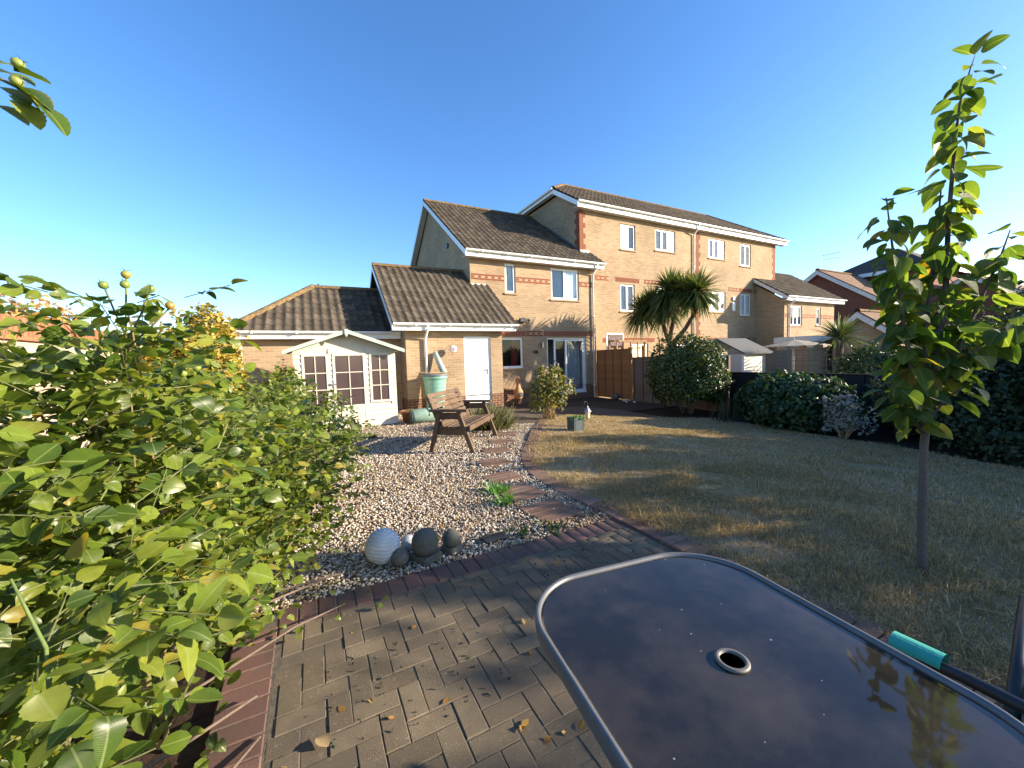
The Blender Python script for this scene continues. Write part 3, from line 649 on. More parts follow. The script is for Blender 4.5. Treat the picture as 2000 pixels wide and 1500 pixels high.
b = MB(); b.box(10.72, 11.2, YT-.03, YT-.004, 5.96, 6.1); obj('mortar_fillet', b, 'white_old', H1)
b = MB(); b.lathe([(.001, -.04), (.11, -.04), (.11, .04), (.001, .04)], (0, 0, 0), 16); b.v = [(5.235+v[2]*.6, 15.6+v[0], 6.15+v[1]) for v in b.v]; obj('wall_vent', b, 'black', H1)
# wall lamps
def wall_lamp(nm, label, x, z, s=1.):
    t = thing(nm, label, 'wall lamp', (x, YM, z)); obj('bracket', MB().box(x-.03*s, x+.03*s, YM-.02, YM-.001, z-.05*s, z+.05*s), 'black', t)
    obj('arm', MB().tube([(x, YM-.02, z+.02*s), (x+.02, YM-.09*s, z+.05*s), (x+.03, YM-.14*s, z+.01*s)], .012*s, 8), 'black', t)
    obj('lamp_head', MB().lathe([(.02*s, .06*s), (.055*s, .03*s), (.065*s, -.05*s), (.03*s, -.07*s)], (x+.03, YM-.15*s, z-.01*s), 12), 'black', t, True)
wall_lamp('wall_lamp', 'small black lamp on the wall left of the patio door', 7.86, 1.7); 
t = thing('security_light', 'black floodlight with sensor on the brick wall above the extension gutter', 'security light', (7.35, YM, 2.86))
obj('bracket', MB().box(7.3, 7.4, YM-.06, YM-.001, 2.8, 2.92), 'black', t); obj('lamp_head', MB().box(7.16, 7.46, YM-.2, YM-.07, 2.82, 2.98), 'black', t, bevel=.02); obj('sensor', MB().lathe([(.001, -.06), (.05, -.04), (.05, .03), (.001, .05)], (7.56, YM-.14, 2.92), 12), 'black', t, True)
t = thing('wall_lantern', 'small glass lantern mounted high beside the patio door', 'lantern', (8.2, YM, 1.95)); obj('lantern_frame', MB().box(8.17, 8.23, YM-.12, YM-.001, 1.84, 2.06), 'metal', t, bevel=.01)

# ------------------------------------------------------------------ utility extension
H2 = thing('utility_extension', 'single-storey buff brick extension with plain white door', 'extension', (2.46, YA, 0))
obj('front_wall', wall_y(2.46, 5.54, .34, 2.4, YA, [(4.23, 5.13, .34, 2.17)]), 'buff', H2)
obj('plinth', wall_y(2.46, 5.54, -.1, .34, YA-.004, [(4.23, 5.13, .05, .34)]), 'plinth', H2)
b = MB(); b.poly([(2.46, YA, .34), (2.46, 16.8, .34), (2.46, 16.8, 2.4), (2.46, 14.1, 4.55), (2.46, YA, 2.4)]); b.quad((5.54, YA, -.2), (5.54, YM, -.2), (5.54, YM, 3.9), (5.54, YA, 2.4)); obj('side_wall', b, 'buff', H2)
b = MB(); b.quad((2.456, YA, -.1), (2.456, 16.8, -.1), (2.456, 16.8, .34), (2.456, YA, .34)); obj('side_plinth', b, 'plinth', H2)
d = MB(); d.box(4.23, 4.28, YA+.03, YA+.1, .05, 2.17).box(5.08, 5.13, YA+.03, YA+.1, .05, 2.17).box(4.28, 5.08, YA+.03, YA+.1, 2.12, 2.17); obj('door_frame', d, 'door_white', H2)
d = MB(); d.box(4.284, 5.076, YA+.045, YA+.09, .06, 2.116); DO = obj('door', d, 'door_white', H2, bevel=.004)
h = MB(); h.box(5.0, 5.03, YA+.03, YA+.045, .98, 1.16).box(4.9, 5.02, YA+.005, YA+.022, 1.1, 1.12).box(5.005, 5.02, YA+.01, YA+.04, 1.1, 1.12); obj('handle', h, 'metal', DO)
for zz in (.35, 1.1, 1.85): obj('hinge', MB().box(4.272, 4.29, YA+.035, YA+.05, zz, zz+.09), 'metal', DO)
d = MB(); d.box(4.2, 5.16, YA-.06, YA+.1, -.02, .046); obj('doorstep', d, 'stone_grey', H2)
ae, az, ar, arz = 11.05, 2.52, 14.1, 4.76
tiled_slope(H2, 2.05, 5.92, ae, az, ar, arz, lambda x, y: x < 5.3 or y < YM-.02)
under(H2, [(2.05, ae, az-.02), (5.9, ae, az-.02), (5.9, YM, az+1.6), (5.27, YM, az+1.6), (5.27, ar, arz-.03), (2.05, ar, arz-.03)]); under(H2, [(2.05, ar, arz), (5.27, ar, arz), (5.27, 17.15, 2.52), (2.05, 17.15, 2.52)], 'tile', 'rear_slope')
ridge_caps(H2, (2.05, ar, arz), (5.26, ar, arz))
barge(H2, 2.03, ((ae-.05, az-.03), (ar, arz-.01)), .16); barge(H2, 2.03, ((17.15, 2.5), (ar, arz-.01)), .16); barge(H2, 5.9, ((ae-.05, az-.03), (YM, az+1.6)), .13, .02, 'soffit')
b = MB(); b.quad((2.05, ae, az-.1), (2.45, ae, az-.1), (2.45, ar, arz-.14), (2.05, ar, arz-.14)); obj('verge_soffit', b, 'white', H2)
gutter(H2, 2.06, 5.96, ae-.05, az-.01); fascia(H2, 2.05, 5.9, ae+.012, az-.2, az-.02, YA)
pipe(H2, [(3.02, ae-.05, az-.05), (3.02, ae-.05, az-.16), (3.02, YA-.06, az-.42), (3.02, YA-.06, -.02)])
stepped_flashing(H2, 5.262, ((YM+.02, az+1.68), (ar, arz+.04)))
b = MB(); b.box(5.3, 5.88, YM-.03, YM-.005, 4.1, 4.2); obj('mortar_fillet', b, 'white_old', H2)

# ------------------------------------------------------------------ garage with hipped roof
H3 = thing('garage', 'low buff brick garage with hipped tile roof behind the summerhouse', 'garage', (.4, YG, 0))
obj('front_wall', wall_y(-1.55, 2.458, -.1, 2.3, YG), 'buff', H3)
b = MB(); b.quad((-1.55, YG, -.1), (-1.55, 16.0, -.1), (-1.55, 16.0, 2.3), (-1.55, YG, 2.3)); b.quad((-1.55, 16, -.1), (2.45, 16, -.1), (2.45, 16, 2.3), (-1.55, 16, 2.3)); obj('side_wall', b, 'buff', H3)
ge, gz, gy, grz, gx = 11.9, 2.34, 14.1, 3.9, .2
tiled_slope(H3, -1.9, 2.45, ge, gz, gy, grz, None, [((-1.88, ge, 0), Vector((gy-ge, -(gx+1.88), 0)))])
under(H3, [(-1.88, ge, gz-.02), (2.44, ge, gz-.02), (2.44, gy, grz-.03), (gx, gy, grz-.03)]); under(H3, [(-1.88, ge, gz), (gx, gy, grz), (-1.88, 16.3, gz)], 'tile', 'hip_slope'); under(H3, [(gx, gy, grz), (2.44, gy, grz), (2.44, 16.3, gz), (-1.88, 16.3, gz)], 'tile', 'rear_slope')
ridge_caps(H3, (gx, gy, grz), (2.2, gy, grz)); ridge_caps(H3, (-1.86, ge+.02, gz+.02), (gx, gy, grz+.02))
gutter(H3, -1.9, 2.43, ge-.05, gz-.01); fascia(H3, -1.88, 2.44, ge+.012, gz-.2, gz-.02, YG)
b = MB(); b.box(-1.88, -1.858, ge+.04, 16.3, gz-.2, gz-.02); b.box(-1.857, -1.552, ge+.04, 16.2, gz-.19, gz-.18); obj('side_fascia', b, 'white', H3)

# ------------------------------------------------------------------ three-storey block
H4 = thing('apartment_block', 'tall three-storey buff brick terrace block behind the palm', 'building', (10.7, YT, -.4))
W4 = [(13.05, 13.97, 6.37, 7.53, 2, 'curtain_sky_reflect'), (15.27, 16.68, 6.54, 7.58, 3, 'curtain'), (19.24, 20.6, 6.53, 7.56, 3, 'curtain'), (21.98, 22.95, 6.33, 7.57, 2, 'curtain_grey'),
      (12.98, 13.9, 3.51, 4.78, 2, 'curtain_sky_reflect'), (15.3, 16.6, 3.6, 4.78, 3, 'curtain'), (19.3, 20.68, 3.67, 4.78, 3, 'curtain'), (21.96, 22.98, 3.53, 4.78, 2, 'curtain'), (13.7, 14.75, .1, 2.0, 2, 'curtain'), (16.6, 18.0, .6, 1.95, 2, 'curtain_grey')]
obj('front_wall', wall_y(10.7, 25.4, -.6, 7.85, YT, W4), 'buff', H4)
b = MB(); b.poly([(10.7, YT, 3.), (10.7, 20.65, 3.), (10.7, 20.65, 7.85), (10.7, 19.1, 9.0), (10.7, 15.5, 9.0), (10.7, YT, 7.9)]); obj('gable_wall', b, 'buff', H4); b = MB(); b.quad((25.4, YT, -.6), (25.4, 20.65, -.6), (25.4, 20.65, 7.85), (25.4, YT, 7.85)); obj('end_wall', b, 'buff', H4)
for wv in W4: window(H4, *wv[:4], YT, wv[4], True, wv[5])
band_y(H4, 10.98, 12.3, 4.86, YT); soldier_y(H4, 12.7, 14.2, 4.86, YT); band_y(H4, 14.5, 18.05, 4.86, YT); band_y(H4, 20.9, 21.8, 4.86, YT); soldier_y(H4, 21.85, 23.1, 4.86, YT); band_y(H4, 23.2, 25.3, 4.86, YT)
soldier_y(H4, 11.9, 15.2, 2.06, YT); band_y(H4, 15.5, 18.0, 2.06, YT); soldier_y(H4, 19.0, 23.0, 2.06, YT); band_y(H4, 23.2, 25.3, 2.06, YT)
quoin_y(H4, 10.7, 5.7, 7.8, YT, 1, True); quoin_y(H4, 18.25, .2, 7.8, YT, 1); quoin_y(H4, 25.4, 5.2, 7.8, YT, -1)
te, tz, ty, trz = 13.65, 8.05, 17.3, 10.42; sl_ = (trz-tz)/(ty-te)
tiled_slope(H4, 10.4, 26.1, te, tz, ty, trz, None, [((10.4, 15.45, 0), Vector((1.85, -1.87, 0))), ((26.15, te, 0), Vector((-3.65, -2.6, 0)))])
under(H4, [(10.4, te, tz-.02), (26.1, te, tz-.02), (23.55, ty, trz-.03), (12.27, ty, trz-.03), (10.4, 15.5, tz+1.85*sl_-.02)]); under(H4, [(10.4, 15.5, tz+1.85*sl_), (12.27, ty, trz), (10.4, 19.1, tz+1.85*sl_)], 'tile', 'half_hip_slope')
under(H4, [(12.27, ty, trz), (23.55, ty, trz), (26.1, 20.95, tz), (10.4, 20.95, tz), (10.4, 19.1, tz+1.85*sl_)], 'tile', 'rear_slope'); under(H4, [(26.1, te, tz), (26.1, 20.95, tz), (23.55, ty, trz)], 'tile', 'hip_slope')
ridge_caps(H4, (12.27, ty, trz), (23.55, ty, trz)); ridge_caps(H4, (10.42, 15.52, tz+1.85*sl_+.02), (12.27, ty, trz+.01)); ridge_caps(H4, (26.1, te+.02, tz+.02), (23.55, ty, trz+.01), mat='tile')
barge(H4, 10.38, ((te-.05, tz-.03), (15.5, tz+1.85*sl_-.02)), .22)
b = MB(); b.box(10.38, 10.402, 15.5, 19.1, tz+1.85*sl_-.22, tz+1.85*sl_-.02); b.tube([(10.33, 15.45, tz+1.85*sl_-.04), (10.33, 19.15, tz+1.85*sl_-.04)], .055, 8); obj('half_hip_gutter', b, 'white', H4)
b = MB(); b.quad((10.4, te, tz-.16), (10.69, te, tz-.16), (10.69, 15.5, tz+1.85*sl_-.16), (10.4, 15.5, tz+1.85*sl_-.16)); b.quad((10.4, 15.5, tz+1.85*sl_-.16), (10.69, 15.5, tz+1.85*sl_-.16), (10.69, 19.1, tz+1.85*sl_-.16), (10.4, 19.1, tz+1.85*sl_-.16)); obj('verge_soffit', b, 'white', H4)
gutter(H4, 10.4, 26.15, te-.05, tz); fascia(H4, 10.4, 26.1, te+.012, tz-.24, tz-.02, YT)
pipe(H4, [(18.0, te-.05, tz-.05), (18.0, te-.05, tz-.2), (18.0, YT-.06, tz-.5), (18.0, YT-.06, -.4)])
t = thing('alarm_box', 'white alarm box on the tall block wall between two windows', 'alarm box', (21.3, YT, 4.0)); obj('case', MB().box(21.18, 21.42, YT-.1, YT-.001, 3.75, 4.25), 'white', t, bevel=.02); obj('lamp', MB().box(21.25, 21.42, YT-.08, YT-.001, 4.35, 4.55), 'white', t, bevel=.02)
# right wing
H5 = thing('brick_wing', 'lower buff brick wing with brown tile roof at the right end of the terrace', 'house', (23.5, 12.4, -.5))
WW = [(24.05, 25.3, 2.85, 3.98, 3, 'curtain'), (26.85, 27.35, 2.9, 3.95, 1, 'curtain')]
obj('front_wall', wall_y(23.5, 28.9, -.6, 4.35, 12.4, WW), 'buff', H5)
b = MB(); b.quad((23.5, 12.4, -.6), (23.5, YT, -.6), (23.5, YT, 5.3), (23.5, 12.4, 4.3)); obj('side_wall', b, 'buff', H5)
for wv in WW: window(H5, *wv[:4], 12.4, wv[4], True, wv[5])
band_y(H5, 23.55, 24.0, 3.3, 12.4); band_y(H5, 25.35, 26.8, 3.3, 12.4); band_y(H5, 27.4, 28.85, 3.3, 12.4)
tiled_slope(H5, 23.2, 29.5, 12.1, 4.42, 15.2, 6.55, lambda x, y: x > 25.3 or y < YT, limit=200)
under(H5, [(23.2, 12.1, 4.4), (29.5, 12.1, 4.4), (29.5, 15.2, 6.52), (25.42, 15.2, 6.52), (25.42, YT, 5.66), (23.2, YT, 5.66)])
under(H5, [(25.42, 15.2, 6.55), (29.5, 15.2, 6.55), (29.5, 18.3, 4.4), (25.42, 18.3, 4.4)], 'tile', 'rear_slope')
gutter(H5, 23.2, 29.55, 12.05, 4.42); fascia(H5, 23.2, 29.5, 12.11, 4.2, 4.4, 12.4); barge(H5, 23.18, ((12.05, 4.4), (YT-.02, 5.68)), .2, .022, 'white_old')
b = MB(); b.quad((23.2, 12.1, 4.28), (23.49, 12.1, 4.28), (23.49, YT, 5.5), (23.2, YT, 5.5)); obj('verge_soffit', b, 'white', H5)
pipe(H5, [(23.95, 12.05, 4.37), (23.95, 12.05, 4.25), (23.95, 12.34, 4.0), (23.95, 12.34, 2.1)])
H6 = thing('flat_roof_garage', 'flat-roofed garage with white fascia below the brick wing', 'garage', (22.6, 10.6, -.6))
b = MB(); b.box(22.7, 31, 10.8, 12.38, -.6, 1.85); obj('wall', b, 'buff', H6); b = MB(); b.box(22.5, 31.2, 10.6, 12.39, 1.86, 2.16); obj('flat_roof', b, 'white_old', H6)
# far red brick houses
def gable_house(nm, label, x0, x1, y0, y1, yr, ze, zr, wall, roof, zb=-.6, windows=()):
    t = thing(nm, label, 'house', (x0, y0, zb)); o = .3; k = (zr-ze)/(yr-y0)
    b = MB(); b.poly([(x0, y0, zb), (x0, y1, zb), (x0, y1, ze), (x0, yr, zr), (x0, y0, ze)]); b.quad((x0, y0, zb), (x1, y0, zb), (x1, y0, ze), (x0, y0, ze)); b.quad((x1, y0, zb), (x1, y1, zb), (x1, y1, ze), (x1, y0, ze)); b.quad((x0, y1, zb), (x1, y1, zb), (x1, y1, ze), (x0, y1, ze)); obj('wall', b, wall, t)
    b = MB(); b.prism([(x0-o, y0-o, ze-o*k+.1), (x0-o, yr, zr+.1), (x0-o, yr, zr+.2), (x0-o, y0-o, ze-o*k+.2)], (x1-x0+2*o, 0, 0)); b.prism([(x0-o, y1+o, ze-o*k+.1), (x0-o, yr, zr+.1), (x0-o, yr, zr+.2), (x0-o, y1+o, ze-o*k+.2)], (x1-x0+2*o, 0, 0)); rf = obj('roof', b, roof, t)
    ridge_caps(t, (x0-o, yr, zr+.18), (x1+o, yr, zr+.18), .45, .13, 'tile_lichen')
    b = MB(); b.prism([(x0-o-.03, y0-o, ze-o*k+.12), (x0-o-.03, yr, zr+.12), (x0-o-.03, yr, zr-.16), (x0-o-.03, y0-o, ze-o*k-.16)], (.03, 0, 0)); b.prism([(x0-o-.03, y1+o, ze-o*k+.12), (x0-o-.03, yr, zr+.12), (x0-o-.03, yr, zr-.16), (x0-o-.03, y1+o, ze-o*k-.16)], (.03, 0, 0)); obj('barge_board', b, 'white_old', t)
    b = MB(); b.box(x0-o, x1+o, y0-o-.02, y0-o, ze-o*k-.1, ze-o*k+.12); obj('fascia', b, 'white', t)
    for (a, c, d, e) in windows:
        wq = obj('window', MB().box(a, c, y0-.03, y0+.02, d, e), 'white', t); obj('pane', MB().box(a+.08, c-.08, y0-.04, y0-.031, d+.08, e-.08), 'room', wq)
    return t
gable_house('red_brick_house', 'red brick house with white-edged gable beyond the wing', 33, 43, 11.6, 18.6, 15.1, 4.5, 7.0, 'far_red', 'tile_terra')
t = thing('television_aerial', 'thin television aerial on the gable of the red brick house', 'aerial', (33.2, 15.1, 7.2)); obj('mast', MB().tube([(33.2, 15.1, 7.1), (33.2, 15.1, 8.3)], .02, 6), 'metal', t)
obj('boom', MB().tube([(33.2, 15.1, 8.2), (33.7, 14.2, 8.3)], .015, 6), 'metal', t); obj('elements', MB().tube([(33.2, 15.1, 7.9), (33.7, 14.2, 7.95)], .012, 6), 'metal', t)
t = thing('large_red_house', 'taller red brick house with dark hipped roof rising behind the red gable', 'house', (39, 8, -.6))
b = MB(); b.box(39, 50, 11.2, 17.2, -.6, 7.1); obj('wall', b, 'far_red', t); b = MB()
for q in ([(38.6, 10.8, 7.2), (50.4, 10.8, 7.2), (46, 14.2, 9.5), (43, 14.2, 9.5)], [(38.6, 17.6, 7.2), (50.4, 17.6, 7.2), (46, 14.2, 9.5), (43, 14.2, 9.5)], [(38.6, 10.8, 7.2), (38.6, 17.6, 7.2), (43, 14.2, 9.5)], [(50.4, 10.8, 7.2), (50.4, 17.6, 7.2), (46, 14.2, 9.5)]): b.poly(q)
obj('roof', b, 'tile_far', t); b = MB(); b.box(38.55, 38.6, 10.8, 17.6, 6.95, 7.22); b.box(38.6, 50.4, 10.75, 10.8, 6.95, 7.22); obj('fascia', b, 'white', t)
gable_house('small_garage', 'small garage with brown tile roof beyond the yucca', 24.2, 29.5, 8.0, 10.4, 9.3, 2.1, 3.1, 'buff', 'tile_terra')
gable_house('distant_house', 'pinkish brick house glimpsed behind the young tree leaves', 42, 54, 7.0, 13, 10, 4.4, 6.3, 'far_red', 'tile_terra', -.6, [(43, 44.4, 2.9, 4.1), (46, 47.4, 2.9, 4.1)])
gable_house('far_bungalow', 'pale house at the far right edge behind the shrubs', 38, 50, 3.2, 7.0, 5.1, 2.5, 4.2, 'buff', 'tile_far', -.6, [(39, 40.4, 1.2, 2.2)])

# ------------------------------------------------------------------ fences and neighbour's garden
def lap_fence(nm, label, p0, p1, z0, z1, nb, nbat, mat, group=None, face=-1, post=True):
    p0 = Vector((p0[0], p0[1], 0)); p1 = Vector((p1[0], p1[1], 0)); L = (p1-p0).length; a = math.atan2(p1.y-p0.y, p1.x-p0.x)
    t = thing(nm, label, 'fence', (p0.x, p0.y, z0), a, group, world=False); h = (z1-z0)/nb
    bm_ = bpy.data.meshes.new('fence_board'); b = MB(); b.prism([(0, -.004, 0), (0, .004, 0), (0, .012, h*1.1), (0, .006, h*1.1)], (L-.02, 0, 0)); b.v = [(x+.01, y*face*-1, z) for x, y, z in b.v]
    bm_.from_pydata(b.v, [], b.f); bb = bmesh.new(); bb.from_mesh(bm_); bmesh.ops.recalc_face_normals(bb, faces=bb.faces); bb.to_mesh(bm_); bb.free(); bm_.materials.append(M[mat])
    for k in range(nb): place('board', bm_, t, (0, face*.004*(k % 2), k*h), (0, 0, 0))
    for k in range(nbat): x = .03+(L-.06)*k/(nbat-1); obj('batten', MB().box(x-.02, x+.02, face*.04 if face < 0 else .013, -.013 if face < 0 else .04, 0, z1-z0), mat, t)
    obj('cap_rail', MB().box(0, L, -.035, .035, z1-z0+.002, z1-z0+.03), mat, t)
    if post: obj('post', MB().box(L+.005, L+.08, -.04, .04, -.05, z1-z0+.06), mat, t)
    return t
FX = 10.9
lap_fence('lap_fence', 'orange-brown lap fence panel next to the house downpipe', (FX, 13.15), (FX, 11.2), -.27, 1.67, 14, 5, 'fence', None, -1)
lap_fence('lap_fence', 'lower grey-brown lap fence panel beside the orange panel', (FX, 11.05), (FX, 9.2), -.32, 1.34, 12, 5, 'fence_grey', None, -1)
lap_fence('lap_fence', 'grey-brown lap fence panel hidden behind the big round shrub', (FX, 9.1), (FX, 7.3), -.32, 1.28, 12, 4, 'fence_grey', None, -1)
for k, lab in enumerate(['dark stained low fence panel just right of the round shrub', 'dark stained low fence panel behind the laurel', 'dark stained low fence panel behind the silver plant', 'dark stained low fence panel behind the young tree', 'dark stained fence panel hidden by shrubs at the right']):
    lap_fence('dark_fence', lab, (FX, 7.2-1.9*k), (FX, 5.38-1.9*k), -.35, .83, 8, 4, 'fence_dark', 'dark stained boundary fence panels', -1)
# framed reed screen and rail trellis behind the orange fence
t = thing('reed_screen', 'white-framed woven screen standing behind the orange fence', 'screen', (11.5, 13.0, -.3))
b = MB(); b.box(11.28, 11.34, 12.98, 13.03, -.3, 2.42).box(12.2, 12.26, 12.98, 13.03, -.3, 2.42).box(11.34, 12.2, 12.98, 13.03, 2.36, 2.42); obj('frame', b, 'white', t); b = MB(); b.box(11.34, 12.2, 12.995, 13.015, .0, 2.355); obj('woven_panel', b, piece_mat('woven', [(0, (.1, .075, .08)), (1, (.16, .12, .12))], .9, 30, .5, .2, patch=(22, .5, .6, (.34, .28, .27))), t)
t = thing('timber_pergola', 'pale timber rail frame rising above the orange fence', 'pergola', (11.2, 12.6, -.3))
for xx in (11.1, 11.5, 11.9, 12.3, 12.7, 13.1): obj('post', MB().box(xx-.03, xx+.03, 12.57, 12.63, -.3, 2.02), 'trellis', t)
obj('top_rail', MB().box(11.05, 13.2, 12.56, 12.64, 2.022, 2.09), 'trellis', t); obj('cross_rail', MB().box(11.05, 13.2, 12.635, 12.67, 1.72, 1.78), 'trellis', t)
t = thing('clothes_frame', 'pale timber upright frame in the neighbouring garden left of the palm', 'frame', (14.2, 12.2, -.3))
for xx in (13.6, 14.5, 15.4, 16.3): obj('post', MB().box(xx-.04, xx+.04, 12.16, 12.24, -.3, 2.1), 'trellis', t)
obj('top_rail', MB().box(13.5, 16.4, 12.15, 12.25, 2.102, 2.2), 'trellis', t)
# neighbour's shed
t = thing('garden_shed', 'small cream shed with grey felt roof behind the dark fence', 'shed', (12.4, 7.6, -.4))
b = MB(); b.box(12.4, 13.6, 7.75, 9.4, -.4, 1.35); obj('wall', b, 'shed', t); b = MB(); b.prism([(12.2, 7.6, 1.36), (12.2, 8.55, 1.86), (12.2, 9.55, 1.36), (12.2, 9.55, 1.41), (12.2, 8.55, 1.92), (12.2, 7.6, 1.41)], (1.6, 0, 0)); obj('roof', b, 'felt', t)
for zz in np.arange(-.3, 1.3, .14): obj('board', MB().box(12.385, 12.399, 7.76, 9.39, zz, zz+.128), 'shed', t)
obj('corner_trim', MB().box(12.37, 12.4, 7.71, 7.79, -.4, 1.35), 'white', t)
lap_fence('neighbour_fence', 'weathered grey lap fence panel beyond the dark fence', (13.9, 8.1), (14.25, 7.35), -.4, 1.42, 13, 3, 'fence_pale', None, 1)
TR = thing('trellis_fence', 'square-grid trellis panel on a fence in the neighbouring garden', 'trellis', (14.25, 7.3, -.4), math.atan2(-1.85, .95), None, world=False)
for k in range(14): obj('upright', MB().box(k*.155-.009, k*.155+.009, -.012, .0, .98, 1.85), 'fence_pale', TR)
for k in range(6): obj('rail', MB().box(0, 2.03, .002, .014, .99+k*.165, 1.008+k*.165), 'fence_pale', TR)
for k in range(7): obj('board', MB().box(0, 2.05, .016, .03, k*.138, k*.138+.13), 'fence_pale', TR)
for xx in (-.05, 2.1): obj('post', MB().box(xx-.045, xx+.045, -.04, .05, 0, 1.95), 'fence_pale', TR)
t = thing('patio_awning', 'pale scalloped fabric awning above the neighbouring fence', 'awning', (15.6, 7.6, -.4)); b = MB()
c0 = Vector((16.2, 8.2, 1.85)); n = 24
for k in range(n):
    a0, a1 = 2*PI*k/n, 2*PI*(k+1)/n; r0_, r1_ = 1.1*(1+.03*math.sin(k*3)), 1.1*(1+.03*math.sin(k*3+3))
    p0 = (c0.x+r0_*math.cos(a0), c0.y+r0_*math.sin(a0), 1.6); p1 = (c0.x+r1_*math.cos(a1), c0.y+r1_*math.sin(a1), 1.6); b.poly([p0, p1, tuple(c0)]); b.quad(p0, p1, (p1[0], p1[1], 1.6-.1*(.5+.5*math.sin(k*2.6))), (p0[0], p0[1], 1.6-.1*(.5+.5*math.cos(k*2.6))))
obj('canopy', b, plain('awning_cloth', (.3, .26, .2), .9, .15, 8), t); obj('pole', MB().tube([(c0.x, c0.y, -.5), (c0.x, c0.y, 1.95)], .03, 8), 'metal', t)
# left garden wall of pale blocks with brick-on-edge coping
GW = thing('garden_wall', 'pale block garden wall with red brick-on-edge coping behind the roses', 'wall', (-2.6, 6, 0))
b = MB(); b.box(-2.82, -2.612, 1.2, 11.9, -.1, 1.76); obj('wall_core', b, 'mortar', GW)
bmsh = paver_mesh('block', .03, .43, .2, .006, 'block')
for r in range(8):
    for k in range(24):
        y = 1.45+k*.44+(.22 if r % 2 else 0)
        if y < 11.7: place('block', bmsh, GW, (-2.61+random.gauss(0, .002), y, .205+r*.213), (0, 0, 0))
cm = paver_mesh('coping_brick', .24, .062, .2, .006, 'coping'); lm = MB(); lm.box(-2.85, -2.57, 1.2, 11.9, 1.762, 1.80); obj('creasing_course', lm, 'coping', GW)
for k in range(138): place('coping_brick', cm, GW, (-2.71, 1.3+k*.0765, 2.0+random.gauss(0, .003)), (0, 0, 0))
# ------------------------------------------------------------------ summerhouse
SY = 9.3
S = thing('summerhouse', 'cream timber summerhouse with glazed doors and sage green roof edge', 'summerhouse', (.72, SY, 0))
b = MB(); b.poly([(-.32, SY, 0), (1.75, SY, 0), (1.75, SY, 1.72), (.715, SY, 2.1), (-.32, SY, 1.72)]); b.quad((1.75, SY, 0), (1.75, 10.9, 0), (1.75, 10.9, 1.72), (1.75, SY, 1.72)); b.quad((-.32, SY, 0), (-.32, 10.9, 0), (-.32, 10.9, 1.72), (-.32, SY, 1.72)); b.poly([(-.32, 10.9, 0), (1.75, 10.9, 0), (1.75, 10.9, 1.72), (.715, 10.9, 2.1), (-.32, 10.9, 1.72)]); obj('wall', b, 'shed', S)
OPN = [(-.17, .34), (.42, 1.09), (1.17, 1.63)]
for r in range(15):
    z0 = .02+r*.118; z1 = z0+.114
    half = 1.035 if z1 < 1.72 else max(.05, 1.035*(2.1-z1)/.38)
    segs = [(.715-half, .715+half)] if z0 > 1.68 else [(-.32, -.18), (.345, .415), (1.095, 1.165), (1.635, 1.75)] if z0 > .45 else [(-.32, .415), (1.095, 1.75)]
    for a, e in segs:
        if e-a > .05: bq = MB(); bq.prism([(a, SY-.004, z0), (a, SY-.024, z0), (a, SY-.007, z1), (a, SY-.004, z1)], (e-a, 0, 0)); obj('cladding_board', bq, 'shed', S)
def glazed(a, e, z0, z1, zg, nm):
    fr = .05; b = MB(); y = SY-.03; b.box(a, a+fr, y, SY-.002, z0, z1).box(e-fr, e, y, SY-.002, z0, z1).box(a+fr, e-fr, y, SY-.002, z1-fr, z1).box(a+fr, e-fr, y, SY-.002, z0, z0+fr)
    if zg > z0+.1: b.box(a+fr, e-fr, y+.006, SY-.002, z0+fr, zg-.04); b.box(a+fr, e-fr, y, SY-.002, zg-.04, zg)
    o = obj(nm, b, 'shed', S, bevel=.003); g0 = max(zg, z0+fr); w2 = (e-a-2*fr)/2; h3 = (z1-fr-g0)/3
    for i in range(2):
        for j in range(3): obj('pane', MB().box(a+fr+i*w2+.009, a+fr+(i+1)*w2-.009, y+.014, y+.018, g0+j*h3+.009, g0+(j+1)*h3-.009), 'shed_glass', o)
    gb = MB(); gb.box(a+fr+w2-.009, a+fr+w2+.009, y+.002, y+.02, g0, z1-fr)
    for j in (1, 2): gb.box(a+fr, e-fr, y+.001, y+.019, g0+j*h3-.009, g0+j*h3+.009)
    obj('glazing_bar', gb, 'shed', o); return o
glazed(-.17, .34, .08, 1.66, .52, 'door'); D2 = glazed(.42, 1.09, .08, 1.66, .52, 'door'); glazed(1.17, 1.63, .54, 1.66, .54, 'window')
obj('latch', MB().box(.33, .47, SY-.045, SY-.03, .98, 1.01).box(.36, .38, SY-.055, SY-.03, .97, 1.02), 'metal', D2)
b = MB()
for s in (-1, 1):
    b.prism([(.715, SY-.24, 2.14), (.715+s*1.2, SY-.24, 1.71), (.715+s*1.2, SY-.24, 1.735), (.715, SY-.24, 2.165)], (0, 1.95, 0))
obj('roof', b, 'felt', S)
for s in (-1, 1): b = MB(); b.prism([(.715, SY-.265, 2.17), (.715+s*1.21, SY-.265, 1.735), (.715+s*1.21, SY-.265, 1.655), (.715, SY-.265, 2.085)], (0, .022, 0)); obj('barge_board', b, 'shed_trim', S)
b = MB(); b.prism([(.68, SY-.29, 2.17), (.75, SY-.29, 2.17), (.75, SY-.29, 2.06), (.715, SY-.29, 2.0), (.68, SY-.29, 2.06)], (0, .02, 0)); obj('finial', b, 'shed_trim', S)
for s in (-1, 1): b = MB(); x = .715+s*1.16; b.quad((x-.03, SY-.23, 1.705), (x+.03, SY-.23, 1.705), (x+.03, 10.95, 1.705), (x-.03, 10.95, 1.705)); obj('eave_board', b, 'shed', S)

